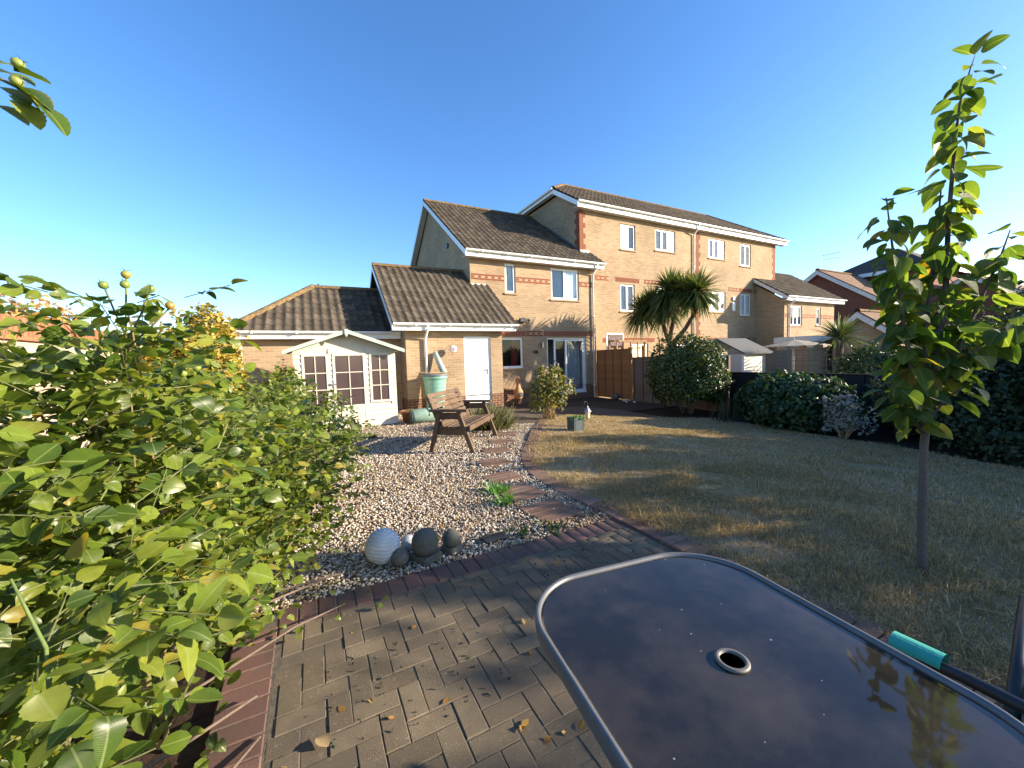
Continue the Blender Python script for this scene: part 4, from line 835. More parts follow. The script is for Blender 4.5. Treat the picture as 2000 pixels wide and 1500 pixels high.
# ------------------------------------------------------------------ bench
def bench():
    fa = math.radians(-40); t = thing('garden_bench', 'weathered slatted wooden garden bench on the gravel', 'bench', (2.32, 6.25, 0), fa, None, world=False)
    # local: +x = facing direction, y = along the bench
    Lh = .67
    def plank(nm, p, q, wv, th, up_):
        p = Vector(p); q = Vector(q); d = (q-p).normalized(); u = Vector(up_); s = d.cross(u).normalized(); u = s.cross(d)
        T = Matrix((d, s, u)).transposed().to_4x4(); T.translation = p; b = MB(); b.box(0, (q-p).length, -wv/2, wv/2, -th/2, th/2, T); return obj(nm, b, 'bench', t, bevel=.006)
    for s in (-1, 1):
        y = s*Lh
        plank('leg', (.33, y, .0), (.1, y, .64), .07, .05, (0, 1, 0)); plank('leg', (-.36, y, .0), (-.2, y, .64), .07, .05, (0, 1, 0))
        plank('armrest', (-.36, y, .66), (.26, y, .66), .09, .04, (0, 0, 1)); plank('side_rail', (-.3, y-s*.05, .33), (.22, y-s*.05, .33), .045, .12, (0, 0, 1)); plank('arm_rail', (-.22, y, .575), (.13, y, .575), .04, .1, (0, 0, 1))
        plank('back_post', (-.19, y-s*.06, .36), (-.40, y-s*.06, .88), .05, .11, (0, 1, 0))
    for k in range(6):
        x = -.16+k*.072; z = .41-.012*math.sin(k/5*PI)*1.5
        plank('seat_slat', (x, -Lh-.02, z), (x, Lh+.02, z), .062, .026, (0, 0, 1))
    plank('seat_slat', (.285, -Lh-.02, .385), (.285, Lh+.02, .385), .03, .08, (0, 0, 1))
    for k in range(6):
        f = k/5; x = -.185-.22*f-.02*math.sin(f*PI); z = .46+.42*f
        plank('back_slat', (x+.02, -Lh-.02, z), (x+.02, Lh+.02, z), .074, .024, (.93, 0, .37))
    for s in (-1, 1): plank('seat_bearer', (-.2, s*.3, .36), (.26, s*.3, .36), .04, .06, (0, 0, 1))
bench()

# ------------------------------------------------------------------ ornaments and small things
def ridged_sphere(nm, label, c, r, waves=14, amp=.035, mat='stone_white', group=None):
    n, m_ = 72, 130; V = []; F = []
    for i in range(m_+1):
        th = PI*i/m_
        for j in range(n):
            ph = 2*PI*j/n; wv = math.sin(waves*(th+.05*math.sin(2*ph+1)+.03*math.sin(5*ph)+.02*math.sin(9*ph+th*4))*1.0)
            rr = r*(1-amp*max(0, wv)**3); V.append((c[0]+rr*math.sin(th)*math.cos(ph), c[1]+rr*math.sin(th)*math.sin(ph), c[2]+rr*math.cos(th)))
    for i in range(m_):
        for j in range(n): F.append((i*n+j, i*n+(j+1) % n, (i+1)*n+(j+1) % n, (i+1)*n+j))
    o = np_mesh(nm, V, F, mat, None, None, True); return tag(o, label, 'ornament', group)
ridged_sphere('stone_sphere', 'large white sphere with wavy horizontal grooves beside the patio', (.385, 2.84, .118), .122, 27, .05)
ridged_sphere('stone_sphere', 'small white grooved sphere behind the grey ball', (.585, 2.93, .055), .058, 24, .06)
def grey_ball(label, c, r, base):
    t = thing('stone_ball', label, 'ornament', (c[0], c[1], 0), .5)
    OFF[t] = Vector((0, 0, 0)); b = MB(); b.lathe([(max(.001, r*math.sin(a)*(1+.012*math.sin(a*7))), -r*math.cos(a)) for a in np.linspace(.02, PI-.02, 28)], (0, 0, c[2]), 32); obj('ball', b, 'stone_grey', t, True)
    if base: obj('base', MB().box(-base, base, -base, base, -.005, .05), 'stone_grey', t, bevel=.01)
grey_ball('large grey cast-stone ball on a square base', (.66, 2.72, .128), .097, .085); grey_ball('dark grey cast-stone ball on a base, rightmost of the spheres', (.862, 2.74, .098), .068, .062); grey_ball('small grey stone ball leaning against the white grooved sphere', (.48, 2.73, .058), .062, 0)
t = thing('drain_cover', 'black drain channel lying in the gravel near the patio edge', 'drain', (1.2, 2.72, 0)); obj('tray', MB().box(1.11, 1.31, 2.69, 2.76, .0, .03), 'black', t, bevel=.01); obj('lip', MB().box(1.1, 1.32, 2.762, 2.772, .0, .038), 'black', t)
t = thing('chimenea', 'clay chiminea on a stand against the house wall', 'chiminea', (6.9, 12.9, -.3)); x, y = 6.9, 12.9
obj('body', MB().lathe([(.06, .0), (.13, .06), (.185, .2), (.17, .34), (.1, .46), (.075, .55), (.075, .74), (.1, .76), (.1, .79), (.06, .79)], (x, y, -.12), 24), 'clay', t, True)
mo = obj('mouth', MB().lathe([(.001, 0), (.085, .0), (.085, .012), (.001, .012)], tuple(OFF[t]), 20), 'black', t); mo.location = Vector((x+.03, y-.172, .1))-OFF[t]; mo.rotation_euler = (PI/2, 0, .15)
obj('lid', MB().lathe([(.1, 0), (.09, .03), (.04, .06), (.03, .1), (.001, .11)], (x, y, .672), 20), 'clay', t, True)
for a in (.4, 2.5, 4.6): obj('leg', MB().tube([(x+.1*math.cos(a), y+.1*math.sin(a), -.05), (x+.17*math.cos(a), y+.17*math.sin(a), -.3)], .01, 6), 'black', t)
# water butt
t = thing('water_butt', 'pale green ribbed plastic water butt under the extension downpipe', 'water butt', (3.12, 10.85, 0)); c = (3.12, 10.85, 0)
pr = [(.22, 0)]
for k in range(24): z = .03+k*.038; pr += [(.225+.1*z+(.006 if k % 3 == 0 else 0), z)]
pr += [(.335, .94), (.35, .95), (.35, 1.0), (.335, 1.01)]
obj('barrel', MB().lathe(pr, c, 32), 'green_plastic', t, True); obj('lid', MB().lathe([(.35, 1.012), (.36, 1.02), (.36, 1.055), (.3, 1.08), (.05, 1.09)], c, 32), plain('lid_grey', (.12, .13, .13), .5), t, True); obj('filler_pipe', MB().tube([(3.02, 11.3, .93), (3.07, 11.1, .93)], .03, 8), 'black', t)
t = thing('rolled_netting', 'rolled patterned netting leaning on the wall above the water butt', 'netting', (3.35, 11.2, 1.09)); obj('roll', MB().tube([(3.46, 11.02, 1.08), (3.38, 11.17, 1.35), (3.28, 11.3, 1.7)], [.1, .085, .07], 14), piece_mat('netting', [(0, (.4, .44, .42)), (1, (.5, .53, .5))], .8, 50, .6, .2, patch=(40, .5, .6, (.18, .3, .27))), t, True)
t = thing('garden_tool', 'wooden tool handles resting across the water butt lid', 'tool', (3.2, 10.8, 1.09)); obj('handle', MB().tube([(2.62, 10.9, 1.14), (3.0, 10.8, 1.105), (3.5, 10.85, 1.105), (3.66, 10.85, 1.17)], .013, 6), 'trellis', t)
t = thing('wall_ornament', 'round white and pink ornament hanging on the extension wall', 'ornament', (3.82, YA, 1.78)); OFF[t] = Vector((0, 0, 0)); obj('disc', MB().lathe([(.001, -.03), (.09, -.025), (.115, 0), (.09, .025), (.001, .03)], (0, 0, 0), 20), 'stone_white', t, True); q = t.children[-1]; q.rotation_euler = (PI/2, 0, 0); q.location = (0, -.19, 0)
b = MB()
for k in range(5): a = k*2*PI/5; b.prism([(0, -.225, 0), (.03*math.cos(a-.5), -.225, .03*math.sin(a-.5)), (.085*math.cos(a), -.225, .085*math.sin(a)), (.03*math.cos(a+.5), -.225, .03*math.sin(a+.5))], (0, .008, 0))
obj('star', b, plain('pink', (.55, .12, .2), .6), t); obj('hook', MB().tube([(0, -.16, .06), (0, -.05, .1), (0, 0, .1)], .006, 6), 'metal', t)
t = thing('green_bag', 'pale green zipped garden storage bag lying by the water butt', 'bag', (2.28, 9.05, 0), .1); OFF[t] = Vector((0, 0, 0)); b = MB(); b.tube([(-.28, 0, .16), (-.24, 0, .165), (.2, 0, .17), (.3, 0, .16)], [.14, .165, .165, .14], 16); b.v = [(x, y, max(.0, z*1.0)) for x, y, z in b.v]; obj('bag_body', b, 'bag', t, True); obj('strap', MB().tube([(.1, -.171, .17), (.1, -.1, .31), (.1, 0, .345), (.1, .1, .31)], .014, 6), 'dark_green', t); obj('end_cap', MB().tube([(-.3, 0, .16), (-.285, 0, .16)], .145, 16), 'dark_green', t)
t = thing('folded_stand', 'folded grey metal stand leaning behind the green bag', 'stand', (2.72, 9.3, 0)); obj('leg', MB().tube([(2.86, 9.0, .0), (2.6, 9.35, .5)], .018, 8), 'metal', t); obj('leg', MB().tube([(2.58, 9.05, .0), (2.68, 9.35, .48)], .018, 8), 'dark_green', t); obj('seat', MB().box(2.5, 2.85, 9.3, 9.36, .1, .34), 'dark_green', t)
t = thing('terracotta_pot', 'terracotta pot with a small plant beside the summerhouse corner', 'plant pot', (2.02, 9.35, 0)); obj('pot', MB().lathe([(.13, 0), (.17, .22), (.19, .22), (.19, .28), (.165, .28), (.15, .2), (.001, .2)], (2.02, 9.35, 0), 24), 'terracotta', t, True); POTP = t
# planter and lantern
PL = thing('planter_box', 'dark square planter box with bright green leaves on the lawn edge', 'planter', (4.62, 6.27, -.03)); b = MB(); b.prism([(-.12, -.12, 0), (.12, -.12, 0), (.12, .12, 0), (-.12, .12, 0)], (0, 0, .01))
obj('box', MB().box(4.5, 4.53, 6.15, 6.39, -.04, .24).box(4.71, 4.74, 6.15, 6.39, -.04, .24).box(4.53, 4.71, 6.15, 6.18, -.04, .24).box(4.53, 4.71, 6.36, 6.39, -.04, .24), plain('slate_planter', (.045, .07, .075), .5, .2, 9), PL, bevel=.005); obj('compost', MB().box(4.53, 4.71, 6.18, 6.36, .0, .21), 'soil', PL)
LN = thing('hanging_lantern', 'small garden lantern hanging from a crook stake beside the planter', 'lantern', (5.15, 6.55, -.05)); x, y = 5.15, 6.55
obj('stake', MB().tube([(x-.1, y, -.08), (x-.1, y, .4), (x-.08, y, .48), (x-.03, y, .49), (x, y, .42)], .006, 6), 'black', LN); obj('lantern_roof', MB().lathe([(.085, 0), (.05, .05), (.012, .1), (.006, .12)], (x, y, .27), 6), 'metal', LN); obj('lantern_glass', MB().lathe([(.045, 0), (.06, .14)], (x, y, .13), 6), plain('lantern_pane', (.6, .5, .32), .3), LN); obj('lantern_base', MB().lathe([(.05, 0), (.05, .015)], (x, y, .113), 6), 'metal', LN)
t = thing('fence_stone', 'rounded grey boulder at the foot of the orange fence', 'stone', (10.55, 11.7, -.28)); b = MB(); b.lathe([(.03, 0), (.13, .05), (.15, .14), (.1, .24), (.02, .28)], (10.6, 11.7, -.3), 14); obj('boulder', b, 'stone_grey', t, True)
for k, (x, y, s, lab) in enumerate([(10.5, 11.12, .07, 'small pale stone at the post between the two fence panels'), (10.45, 10.55, .06, 'small pale pebble under the lower fence panel'), (10.35, 10.85, .045, 'tiny white stone on the paving near the fence post')]):
    t = thing('pale_stone', lab, 'stone', (x, y, float(terr(x, y)))); obj('stone', MB().lathe([(.02*s/.07, 0), (s, .3*s), (s*.9, s), (.3*s, s*1.3)], (x, y, float(terr(x, y))-.01), 9), 'stone_white', t)
# ------------------------------------------------------------------ patio table and chair
TX, TY, TZ = .822, .535, .708
T_ = thing('patio_table', 'dark glass patio table with rounded corners and grey metal rim', 'table', (TX, TY, 0), math.radians(-8))
def rrect(hx, hy, r, n=14, bulge=.03):
    P = []
    for (sx, sy, a0) in ((1, 1, 0), (-1, 1, PI/2), (-1, -1, PI), (1, -1, 1.5*PI)):
        for k in range(n+1):
            a = a0+PI/2*k/n; P.append((sx*(hx-r)+r*math.cos(a), sy*(hy-r)+r*math.sin(a)))
        P.append(((sx*(hx-r)+r*math.cos(a0+PI/2))*0.0+P[-1][0]*.5+.5*({0: -1, PI/2: -1, PI: 1, 1.5*PI: 1}[a0]*(hx-r) if a0 in (0, PI) else P[-1][0]), P[-1][1]) if False else P[-1])
    out = []
    for i, p in enumerate(P):
        if not out or math.hypot(p[0]-out[-1][0], p[1]-out[-1][1]) > 1e-5: out.append(p)
    # bow the sides slightly
    return [(x*(1+bulge*(1-(y/hy)**2)), y*(1+bulge*(1-(x/hx)**2))) for x, y in out]
HX, HY, RC = .362, .44, .2
ro = rrect(HX, HY, RC); ri = rrect(HX-.016, HY-.016, RC-.014); hole = [(.026*math.cos(2*PI*k/28), .026*math.sin(2*PI*k/28)) for k in range(28)]
bm = bmesh.new()
vo = [bm.verts.new((TX+x, TY+y, TZ)) for x, y in ri]; vh = [bm.verts.new((TX+x, TY+y, TZ)) for x, y in hole]
eo = [bm.edges.new((vo[i], vo[(i+1) % len(vo)])) for i in range(len(vo))]; eh = [bm.edges.new((vh[i], vh[(i+1) % 28])) for i in range(28)]
bmesh.ops.triangle_fill(bm, edges=eo+eh, use_beauty=True, use_dissolve=False); bmesh.ops.recalc_face_normals(bm, faces=bm.faces)
for f in bm.faces:
    if f.normal.z < 0: f.normal_flip()
me = bpy.data.meshes.new('glass_top'); bm.to_mesh(me); bm.free(); me.transform(Matrix.Translation(-OFF[T_])); link_mesh('glass_top', me, 'tglass', T_)
prof = [(0, -.028), (.0, .004), (-.004, .009), (-.011, .009), (-.016, .002), (-.016, -.006)]
V = []; F = []; n = len(ro)
cx = [(x/HX, y/HY) for x, y in ro]
for (ox, oz) in prof:
    q = rrect(HX+ox+.004, HY+ox+.004, RC+ox)
    V += [(TX+x, TY+y, TZ+oz) for x, y in q]
for k in range(len(prof)-1):
    for i in range(n): F.append((k*n+i, k*n+(i+1) % n, (k+1)*n+(i+1) % n, (k+1)*n+i))
np_mesh('rim', V, F, 'table_frame', T_, None, True)
obj('parasol_ring', MB().lathe([(.026, .0), (.026, .004), (.028, .006), (.034, .006), (.037, .003), (.037, .0)], (TX, TY, TZ+.001), 36), plain('ring_plastic', (.13, .12, .105), .5), T_, True)
obj('ring_well', MB().lathe([(.0245, -.03), (.0245, .0)], (TX, TY, TZ), 28), 'black', T_)
obj('pedestal', MB().lathe([(.2, 0), (.2, .02), (.05, .05), (.035, .1), (.035, TZ-.05), (.12, TZ-.032)], (TX, TY, 0), 24), 'black', T_, True)
obj('under_frame', MB().tube([(TX-.24, TY-.3, TZ-.035), (TX+.24, TY-.3, TZ-.035), (TX+.24, TY+.3, TZ-.035), (TX-.24, TY+.3, TZ-.035), (TX-.24, TY-.3, TZ-.035)], .012, 8), 'table_frame', T_)
CH = thing('garden_chair', 'dark metal garden chair with teal cushion beyond the table edge', 'chair', (1.55, .05, 0))
for x, fy in ((1.32, .4), (1.74, .22)):
    obj('side_frame', MB().tube([(x, fy, 0), (x, fy, .58), (x, fy-.04, .635), (x, fy-.1, .64), (x, -.25, .62)], .014, 10), 'black', CH, True)
    obj('back_leg', MB().tube([(x, -.36, 0), (x, -.24, .42), (x, -.36, .98)], .014, 10), 'black', CH, True)
obj('back_rail', MB().tube([(1.32, -.36, .98), (1.55, -.38, 1.0), (1.78, -.36, .98)], .014, 10), 'black', CH, True)
obj('arm_brace', MB().tube([(1.54, .262, .44), (1.72, .285, .52), (1.95, .315, .62)], .015, 10), 'black', CH, True); obj('front_rail', MB().tube([(1.32, .3, .4), (1.78, .3, .4)], .014, 10), 'black', CH, True)
obj('seat', MB().box(1.335, 1.765, -.24, .3, .415, .435), 'black', CH, bevel=.006); obj('cushion', MB().box(1.36, 1.72, -.22, .24, .44, .5), 'teal', CH, bevel=.02); b = MB()
for k in range(9):
    a0_, a1_ = PI*k/9, PI*(k+1)/9
    P_ = [(1.32+.03*math.cos(a_)+.012, yy, .635+.024*math.sin(a_)+.006) for a_, yy in ((a0_, .33), (a1_, .33), (a1_, .425), (a0_, .425))]; b.poly(P_)
b.poly([(1.362, .33, .641), (1.362, .425, .641), (1.4, .41, .56), (1.39, .35, .55)]); obj('teal_cloth', b, 'teal', CH, True)
obj('backrest', MB().box(1.335, 1.765, -.3, -.28, .5, .95), 'black', CH, bevel=.006)

# ------------------------------------------------------------------ foliage helpers
def leaf_template(n=6, width=.42, fold=.12, droop=.18, ser=0.):
    st = np.linspace(0, 1, n+1); wd = width*1.02*(4*st*(1-st))**.72*(1.2-.4*st); wd[1:-1:2] *= 1-ser; wd[0] = .02; wd[-1] = .0
    V = []; F = []
    for k, s in enumerate(st):
        z = -droop*s*s; V += [(-wd[k], s, z+fold*wd[k]/width), (0, s, z), (wd[k], s, z+fold*wd[k]/width)]
    for k in range(n): a = 3*k; F += [(a, a+1, a+4, a+3), (a+1, a+2, a+5, a+4)]
    return np.array(V, float), np.array(F)
LT_ROSE = leaf_template(6, .40, .10, .2); LT_TREE = leaf_template(7, .31, .09, .45); LT_SMALL = leaf_template(2, .3, .08, .15); LT_MED = leaf_template(3, .3, .1, .2)
def frames(d, nrm):
    d = unit(d); s = unit(np.cross(d, nrm)); nn = np.cross(s, d); return s, d, nn
def leaf_cloud(name, P, D, Nn, S, tpl, mat, parent=None, wmul=1., rnd=None):
    tv, tf = tpl; n = len(P); s, d, nn = frames(D, Nn); S = np.asarray(S).reshape(n, 1, 1); cz = RNG.uniform(-.4, 2.6, (n, 1, 1)); tw = RNG.normal(0, .35, (n, 1, 1))
    V = P[:, None]+S*(tv[None, :, 0:1]*wmul*s[:, None]+tv[None, :, 1:2]*d[:, None]+(tv[None, :, 2:3]*cz+tw*tv[None, :, 0:1]*tv[None, :, 1:2])*nn[:, None])
    F = tf[None]+(np.arange(n)*len(tv))[:, None, None]; r = RNG.uniform(0, 1, n) if rnd is None else rnd
    lv = np.tile(tv*np.array([2., 6., 0]), (n, 1))
    return np_mesh(name, V.reshape(-1, 3), F.reshape(-1, tf.shape[1]), mat, parent, np.repeat(r, len(tv)), True, lv)
def rand_dirs(n, zb=0.): v = RNG.normal(0, 1, (n, 3)); v[:, 2] += zb; return unit(v)
def mass(c, rad, n, lump=.22, seed=0, shell=.55, bottom=-.75):
    """points through a lumpy ellipsoid, denser to the outside; returns positions and outward directions"""
    r = np.random.default_rng(seed); d = unit(r.normal(0, 1, (int(n*1.6), 3))); d = d[d[:, 2] > bottom][:n]; k = r.normal(0, 1, (9, 3))*2.6; ph = r.uniform(0, 6, 9)
    lum = 1+lump*np.mean(np.sin(d@k.T+ph), 1)*2.2; rr = (shell+(1-shell)*r.uniform(0, 1, len(d))**.6)*lum
    return np.array(c)+d*rr[:, None]*np.array(rad), d
def shrub(name, label, c, rad, n, size, mat, cat='shrub', seed=1, tpl=None, stems=6, lump=.22, shell=.5, up_=.3, group=None, base=None, bottom=-.75, smat='bark', cname='foliage'):
    bz = base if base is not None else float(terr(c[0], c[1])) if c[0] < 11 else -.4
    t = thing(name, label, cat, (c[0], c[1], bz), 0, group); P, d = mass(c, rad, n, lump, seed, shell, bottom); 
    rs_ = np.random.default_rng(seed+500); ns = 26; u = unit(rs_.normal(0, 1, (ns, 3))+np.array([0, 0, .55])); u = u[u[:, 2] > -.25]; SP = []; SD = []
    for v in u:
        L_ = rs_.uniform(.12, .38); bend = rs_.normal(0, .12, 3)
        for q in np.linspace(.0, 1., 16): SP.append(np.array(c)+(v*(.86+L_*q)+bend*q*q)*np.array(rad)+rs_.normal(0, size*.25, 3)); SD.append(v+rs_.normal(0, .6, 3))
    P = np.vstack([P, SP]); d = np.vstack([d, unit(np.array(SD))]); P[:, 2] = np.maximum(P[:, 2], bz+.03)
    nn = unit(d+RNG.normal(0, .55, d.shape)+np.array([0, 0, up_])); D = unit(np.cross(nn, RNG.normal(0, 1, d.shape))+.35*d)
    leaf_cloud(cname, P, D, nn, RNG.uniform(.7, 1.3, len(P))*size, tpl or LT_MED, mat, t)
    for k in range(stems):
        a = RNG.uniform(0, 2*PI); q = (c[0]+rad[0]*.5*math.cos(a), c[1]+rad[1]*.5*math.sin(a), c[2]+rad[2]*RNG.uniform(.1, .6)); b0 = (c[0]+rad[0]*.12*math.cos(a), c[1]+rad[1]*.12*math.sin(a), bz-.03)
        obj('stem', MB().tube([b0, tuple((np.array(b0)*.5+np.array(q)*.5)+RNG.normal(0, .04, 3)), q], [.022, .015, .006], 6), smat, t)
    return t
# round shrub by the fence, laurel, silver plant, dark shrubs
shrub('round_shrub', 'big round evergreen shrub in front of the fence below the palm', (9.75, 7.75, .78), (.95, 1.2, 1.08), 9500, .085, 'bush_leaf', seed=3, stems=9)
shrub('laurel_bush', 'dark glossy laurel mound in the bed before the dark fence', (9.75, 4.95, .2), (.95, 1.15, .72), 7500, .1, 'laurel_leaf', seed=5, lump=.12)
t = shrub('silver_plant', 'silvery dried thistle-like plant in front of the laurel', (9.2, 3.75, .02), (.32, .4, .4), 650, .06, 'silver', 'plant', 7, None, 10, .3, .2, .3, None, None, -.6, 'straw_stem')
P, d = mass((9.15, 3.75, .42), (.3, .36, .14), 60, .3, 9, .4); 
for k in range(22): obj('seed_head', MB().lathe([(.004, -.03), (.03, -.01), (.034, .015), (.012, .04)], tuple(P[k]), 8), 'silver', t, True)
for k, (c, rad, n, lab, sd) in enumerate([((9.6, 2.2, .55), (.8, .75, 1.0), 6500, 'dark feathery shrub right of the young tree trunk', 11), ((9.7, .95, .75), (1.0, .9, 1.25), 7000, 'tall dark shrub at the right edge of the lawn', 12), ((9.2, 1.6, -.05), (.6, .6, .38), 2500, 'low dark shrub at the right bed edge', 13), ((10.1, 3.2, .25), (.55, .6, .7), 3000, 'dark shrub behind the silver plant', 14)]):
    shrub('dark_shrub', lab, c, rad, n, .07, 'dark_leaf', seed=sd, tpl=LT_SMALL, stems=8, lump=.3, shell=.25, group='dark shrubs along the right boundary')
# tall boundary hedge and trees out of frame to the right (they shade the garden)
for k, (y, h, ry_, lab) in enumerate([(.05, 2.75, .8, 'boundary shrub on the right, nearest beyond the picture edge'), (-1.5, 3.1, .9, 'leafy boundary shrub to the right of the patio'), (-3.2, 3.75, 1.1, 'tall boundary tree right of the patio, nearest of three'), (-5.1, 3.95, 1.2, 'tall boundary tree right of the patio, middle of three'), (-7.2, 4.0, 1.3, 'tall boundary tree right of the patio, farthest of three')]):
    shrub('boundary_shrub', lab, (10.3, y, h*.5-.15), (.95, ry_, h*.5+.1), 4200, .15, 'bush_leaf', 'shrub', 20+k, LT_SMALL, 6, .07, .3, .3, 'shrubs along the right-hand boundary')
shrub('boundary_shrub', 'leafy boundary shrub behind the tall dark shrub', (10.5, 1.5, 1.05), (.6, .85, 1.35), 4200, .12, 'bush_leaf', 'shrub', 31, LT_SMALL, 6, .2, .3, .3, 'shrubs along the right-hand boundary')
# planting seen over the left wall and golden conifer
shrub('golden_conifer', 'golden yellow conifer between the garden wall and the garage', (-1.75, 8.6, 1.1), (.72, .75, 1.4), 14000, .09, 'yellow_leaf', 'conifer', 41, LT_SMALL, 3, .3, .4, .9, base=0)
shrub('green_bush', 'dark green bush below the golden conifer beside the wall', (-1.5, 7.2, .55), (.75, .9, .75), 3800, .06, 'bush_leaf', 'bush', 42, LT_SMALL, 5, base=0)
shrub('orange_plant', 'dry orange plant rising over the garden wall at the left edge', (-3.6, 5.5, 1.95), (.6, .9, .75), 4000, .09, 'orange_leaf', 'plant', 43, LT_SMALL, 8, .4, .2, base=-.2)
shrub('orange_plant', 'dry orange plant above the middle of the garden wall', (-3.5, 7.9, 1.8), (.5, .8, .6), 3000, .08, 'orange_leaf', 'plant', 44, LT_SMALL, 8, .4, .2, base=-.2)
# lavender, variegated shrub, pot plant, planter leaves, weeds
def tuft(name, label, c, n, hmin, hmax, spread, mat, cat, wd=.012, parent=None, droop=.25, base_r=.1, pname='foliage', base=None):
    bz = base if base is not None else float(terr(c[0], c[1])); t = parent or thing(name, label, cat, (c[0], c[1], bz))
    a = RNG.uniform(0, 2*PI, n); el = RNG.uniform(.15, 1., n)*spread; D = np.c_[np.cos(a)*np.sin(el), np.sin(a)*np.sin(el), np.cos(el)]; L = RNG.uniform(hmin, hmax, n)
    B = np.c_[c[0]+base_r*RNG.normal(0, .6, n), c[1]+base_r*RNG.normal(0, .6, n), np.full(n, (c[2] if len(c) > 2 else bz)-.01)]
    st = np.linspace(0, 1, 5); s = unit(np.cross(D, np.array([0, 0, 1.])+RNG.normal(0, .1, (n, 3)))); V = []
    for q in st:
        p = B+D*(L*q)[:, None]+np.array([0, 0, -1.])*(droop*L*q*q)[:, None]; wq = wd*(1-.85*q)*(.6+.8*min(q*4, 1)) ; V += [p-s*wq, p+s*wq]
    V = np.stack(V, 1); F = []
    for k in range(4): F.append(np.arange(n)[:, None]*10+np.array([[2*k, 2*k+1, 2*k+3, 2*k+2]]))
    np_mesh(pname, V.reshape(-1, 3), np.vstack(F), mat, t, np.repeat(RNG.uniform(0, 1, n), 10)); return t
tuft('lavender_bush', 'grey-green lavender bush beside the stone path and bench', (3.3, 7.45), 1700, .35, .62, 1.25, 'lavender', 'lavender', .011, None, .1, .26)
t = shrub('variegated_shrub', 'loose variegated yellow-green shrub in front of the patio door', (5.1, 7.95, .62), (.55, .5, .62), 1500, .085, 'bamboo_leaf', 'shrub', 51, LT_SMALL, 0, .3, .1, .2, None, -.06, -.8)
for k in range(16):
    a = RNG.uniform(0, 2*PI); q = np.array([5.1+.42*math.cos(a)*RNG.uniform(.3, 1), 7.95+.4*math.sin(a)*RNG.uniform(.3, 1), RNG.uniform(.5, 1.15)]); obj('stem', MB().tube([(5.1+.06*math.cos(a), 7.95+.06*math.sin(a), -.08), tuple((q+np.array([5.1, 7.95, -.05]))/2+RNG.normal(0, .03, 3)), tuple(q)], [.009, .007, .003], 5), 'straw_stem', t)
tuft('', '', (5.1, 7.95), 160, .15, .4, 1.0, 'straw_stem', '', .006, t, .1, .12, 'dry_grass', -.06)
tuft('', '', (4.62, 6.27, .2), 140, .05, .13, 1.2, 'lettuce', '', .018, PL, .2, .1, 'leaves')
tuft('', '', (2.02, 9.35, .2), 60, .08, .2, 1.0, 'bush_leaf', '', .012, POTP, .2, .09, 'leaves')
for k, (x, y, n, lab) in enumerate([(1.72, 3.72, 90, 'tall bright weed growing in the gravel by the second stepping pad'), (1.62, 3.4, 60, 'pale weed clump in the gravel nearest the patio'), (.95, 7.9, 120, 'low dark weed patch in the gravel before the summerhouse'), (1.45, 2.72, 40, 'small weed at the patio border near the drain'), (1.7, 2.68, 40, 'small weed in the gravel right of the drain')]):
    tuft('weed', lab, (x, y), n, .05, .2 if k < 2 else .12, 1.2, 'lettuce' if k < 2 else 'bush_leaf', 'weed', .01, None, .2, .1)
tuft('border_weed', 'dark flowering spike weeds at the bed edge before the dark fence', (9.2, 6.2), 50, .3, .75, .35, 'dark_leaf', 'weed', .012, None, .05, .25)
# cordyline palm in the neighbouring garden
PT = thing('palm_tree', 'cabbage palm with forked trunk and spiky heads behind the fence', 'palm tree', (12.3, 10.2, -.4))
obj('trunk', MB().tube([(12.4, 10.0, -.45), (12.3, 10.2, .8), (12.25, 10.45, 1.7), (12.2, 10.55, 2.2)], [.13, .11, .1, .09], 12), 'palm_bark', PT, True)
for q in ([(12.25, 10.45, 1.6), (12.2, 10.75, 2.5), (12.2, 11.2, 3.5)], [(12.2, 10.5, 1.9), (12.2, 10.3, 2.7), (12.2, 10.45, 3.9)], [(12.22, 10.45, 1.75), (12.3, 9.85, 2.35), (12.25, 9.4, 2.9), (12.2, 9.25, 3.6)]): obj('limb', MB().tube(q, [.085, .075, .07, .06][:len(q)], 10), 'palm_bark', PT, True)
def palm_head(c, n, L, seed, par, mat='palm_leaf', wd=.03, zmin=-.9, nm='crown'):
    r = np.random.default_rng(seed); d = unit(r.normal(0, 1, (n*3, 3))); d = d[d[:, 2] > zmin][:n]; n = len(d); l = L*r.uniform(.75, 1.1, n); s = unit(np.cross(d, np.array([0, 0, 1.])+r.normal(0, .15, (n, 3)))); V = []
    for q in np.linspace(0, 1, 6):
        p = np.array(c)+d*(.05+l*q)[:, None]+np.array([0, 0, -1.])*(l*.34*q*q*(1-.4*d[:, 2]))[:, None]; wq = wd*(.5+1.2*q if q < .4 else 1.*(1-q)*1.6+.02); V += [p-s*wq, p+s*wq]
    V = np.stack(V, 1); F = [np.arange(n)[:, None]*12+np.array([[2*k, 2*k+1, 2*k+3, 2*k+2]]) for k in range(5)]
    rv = np.clip(r.uniform(0, .9, n)+.35*(d[:, 2] < -.45), 0, .99)
    return np_mesh(nm, V.reshape(-1, 3), np.vstack(F), mat, par, np.repeat(rv, 12))
for k, c in enumerate([(12.2, 11.3, 3.45), (12.2, 10.45, 3.85), (12.2, 9.25, 3.6), (12.25, 10.7, 3.3), (12.1, 11.75, 3.2), (12.3, 9.9, 3.75)]): palm_head(c, 360, 1.05, 60+k, PT, 'palm_leaf', .036, -.75)
YU = thing('yucca', 'spiky yucca with pale sword leaves above the neighbouring trellis', 'yucca', (14.6, 6.1, -.4)); obj('trunk', MB().tube([(14.6, 6.1, -.45), (14.6, 6.1, 1.75)], .09, 10), 'palm_bark', YU); palm_head((14.6, 6.1, 1.75), 230, .95, 71, YU, 'yucca_leaf', .026, -.1)
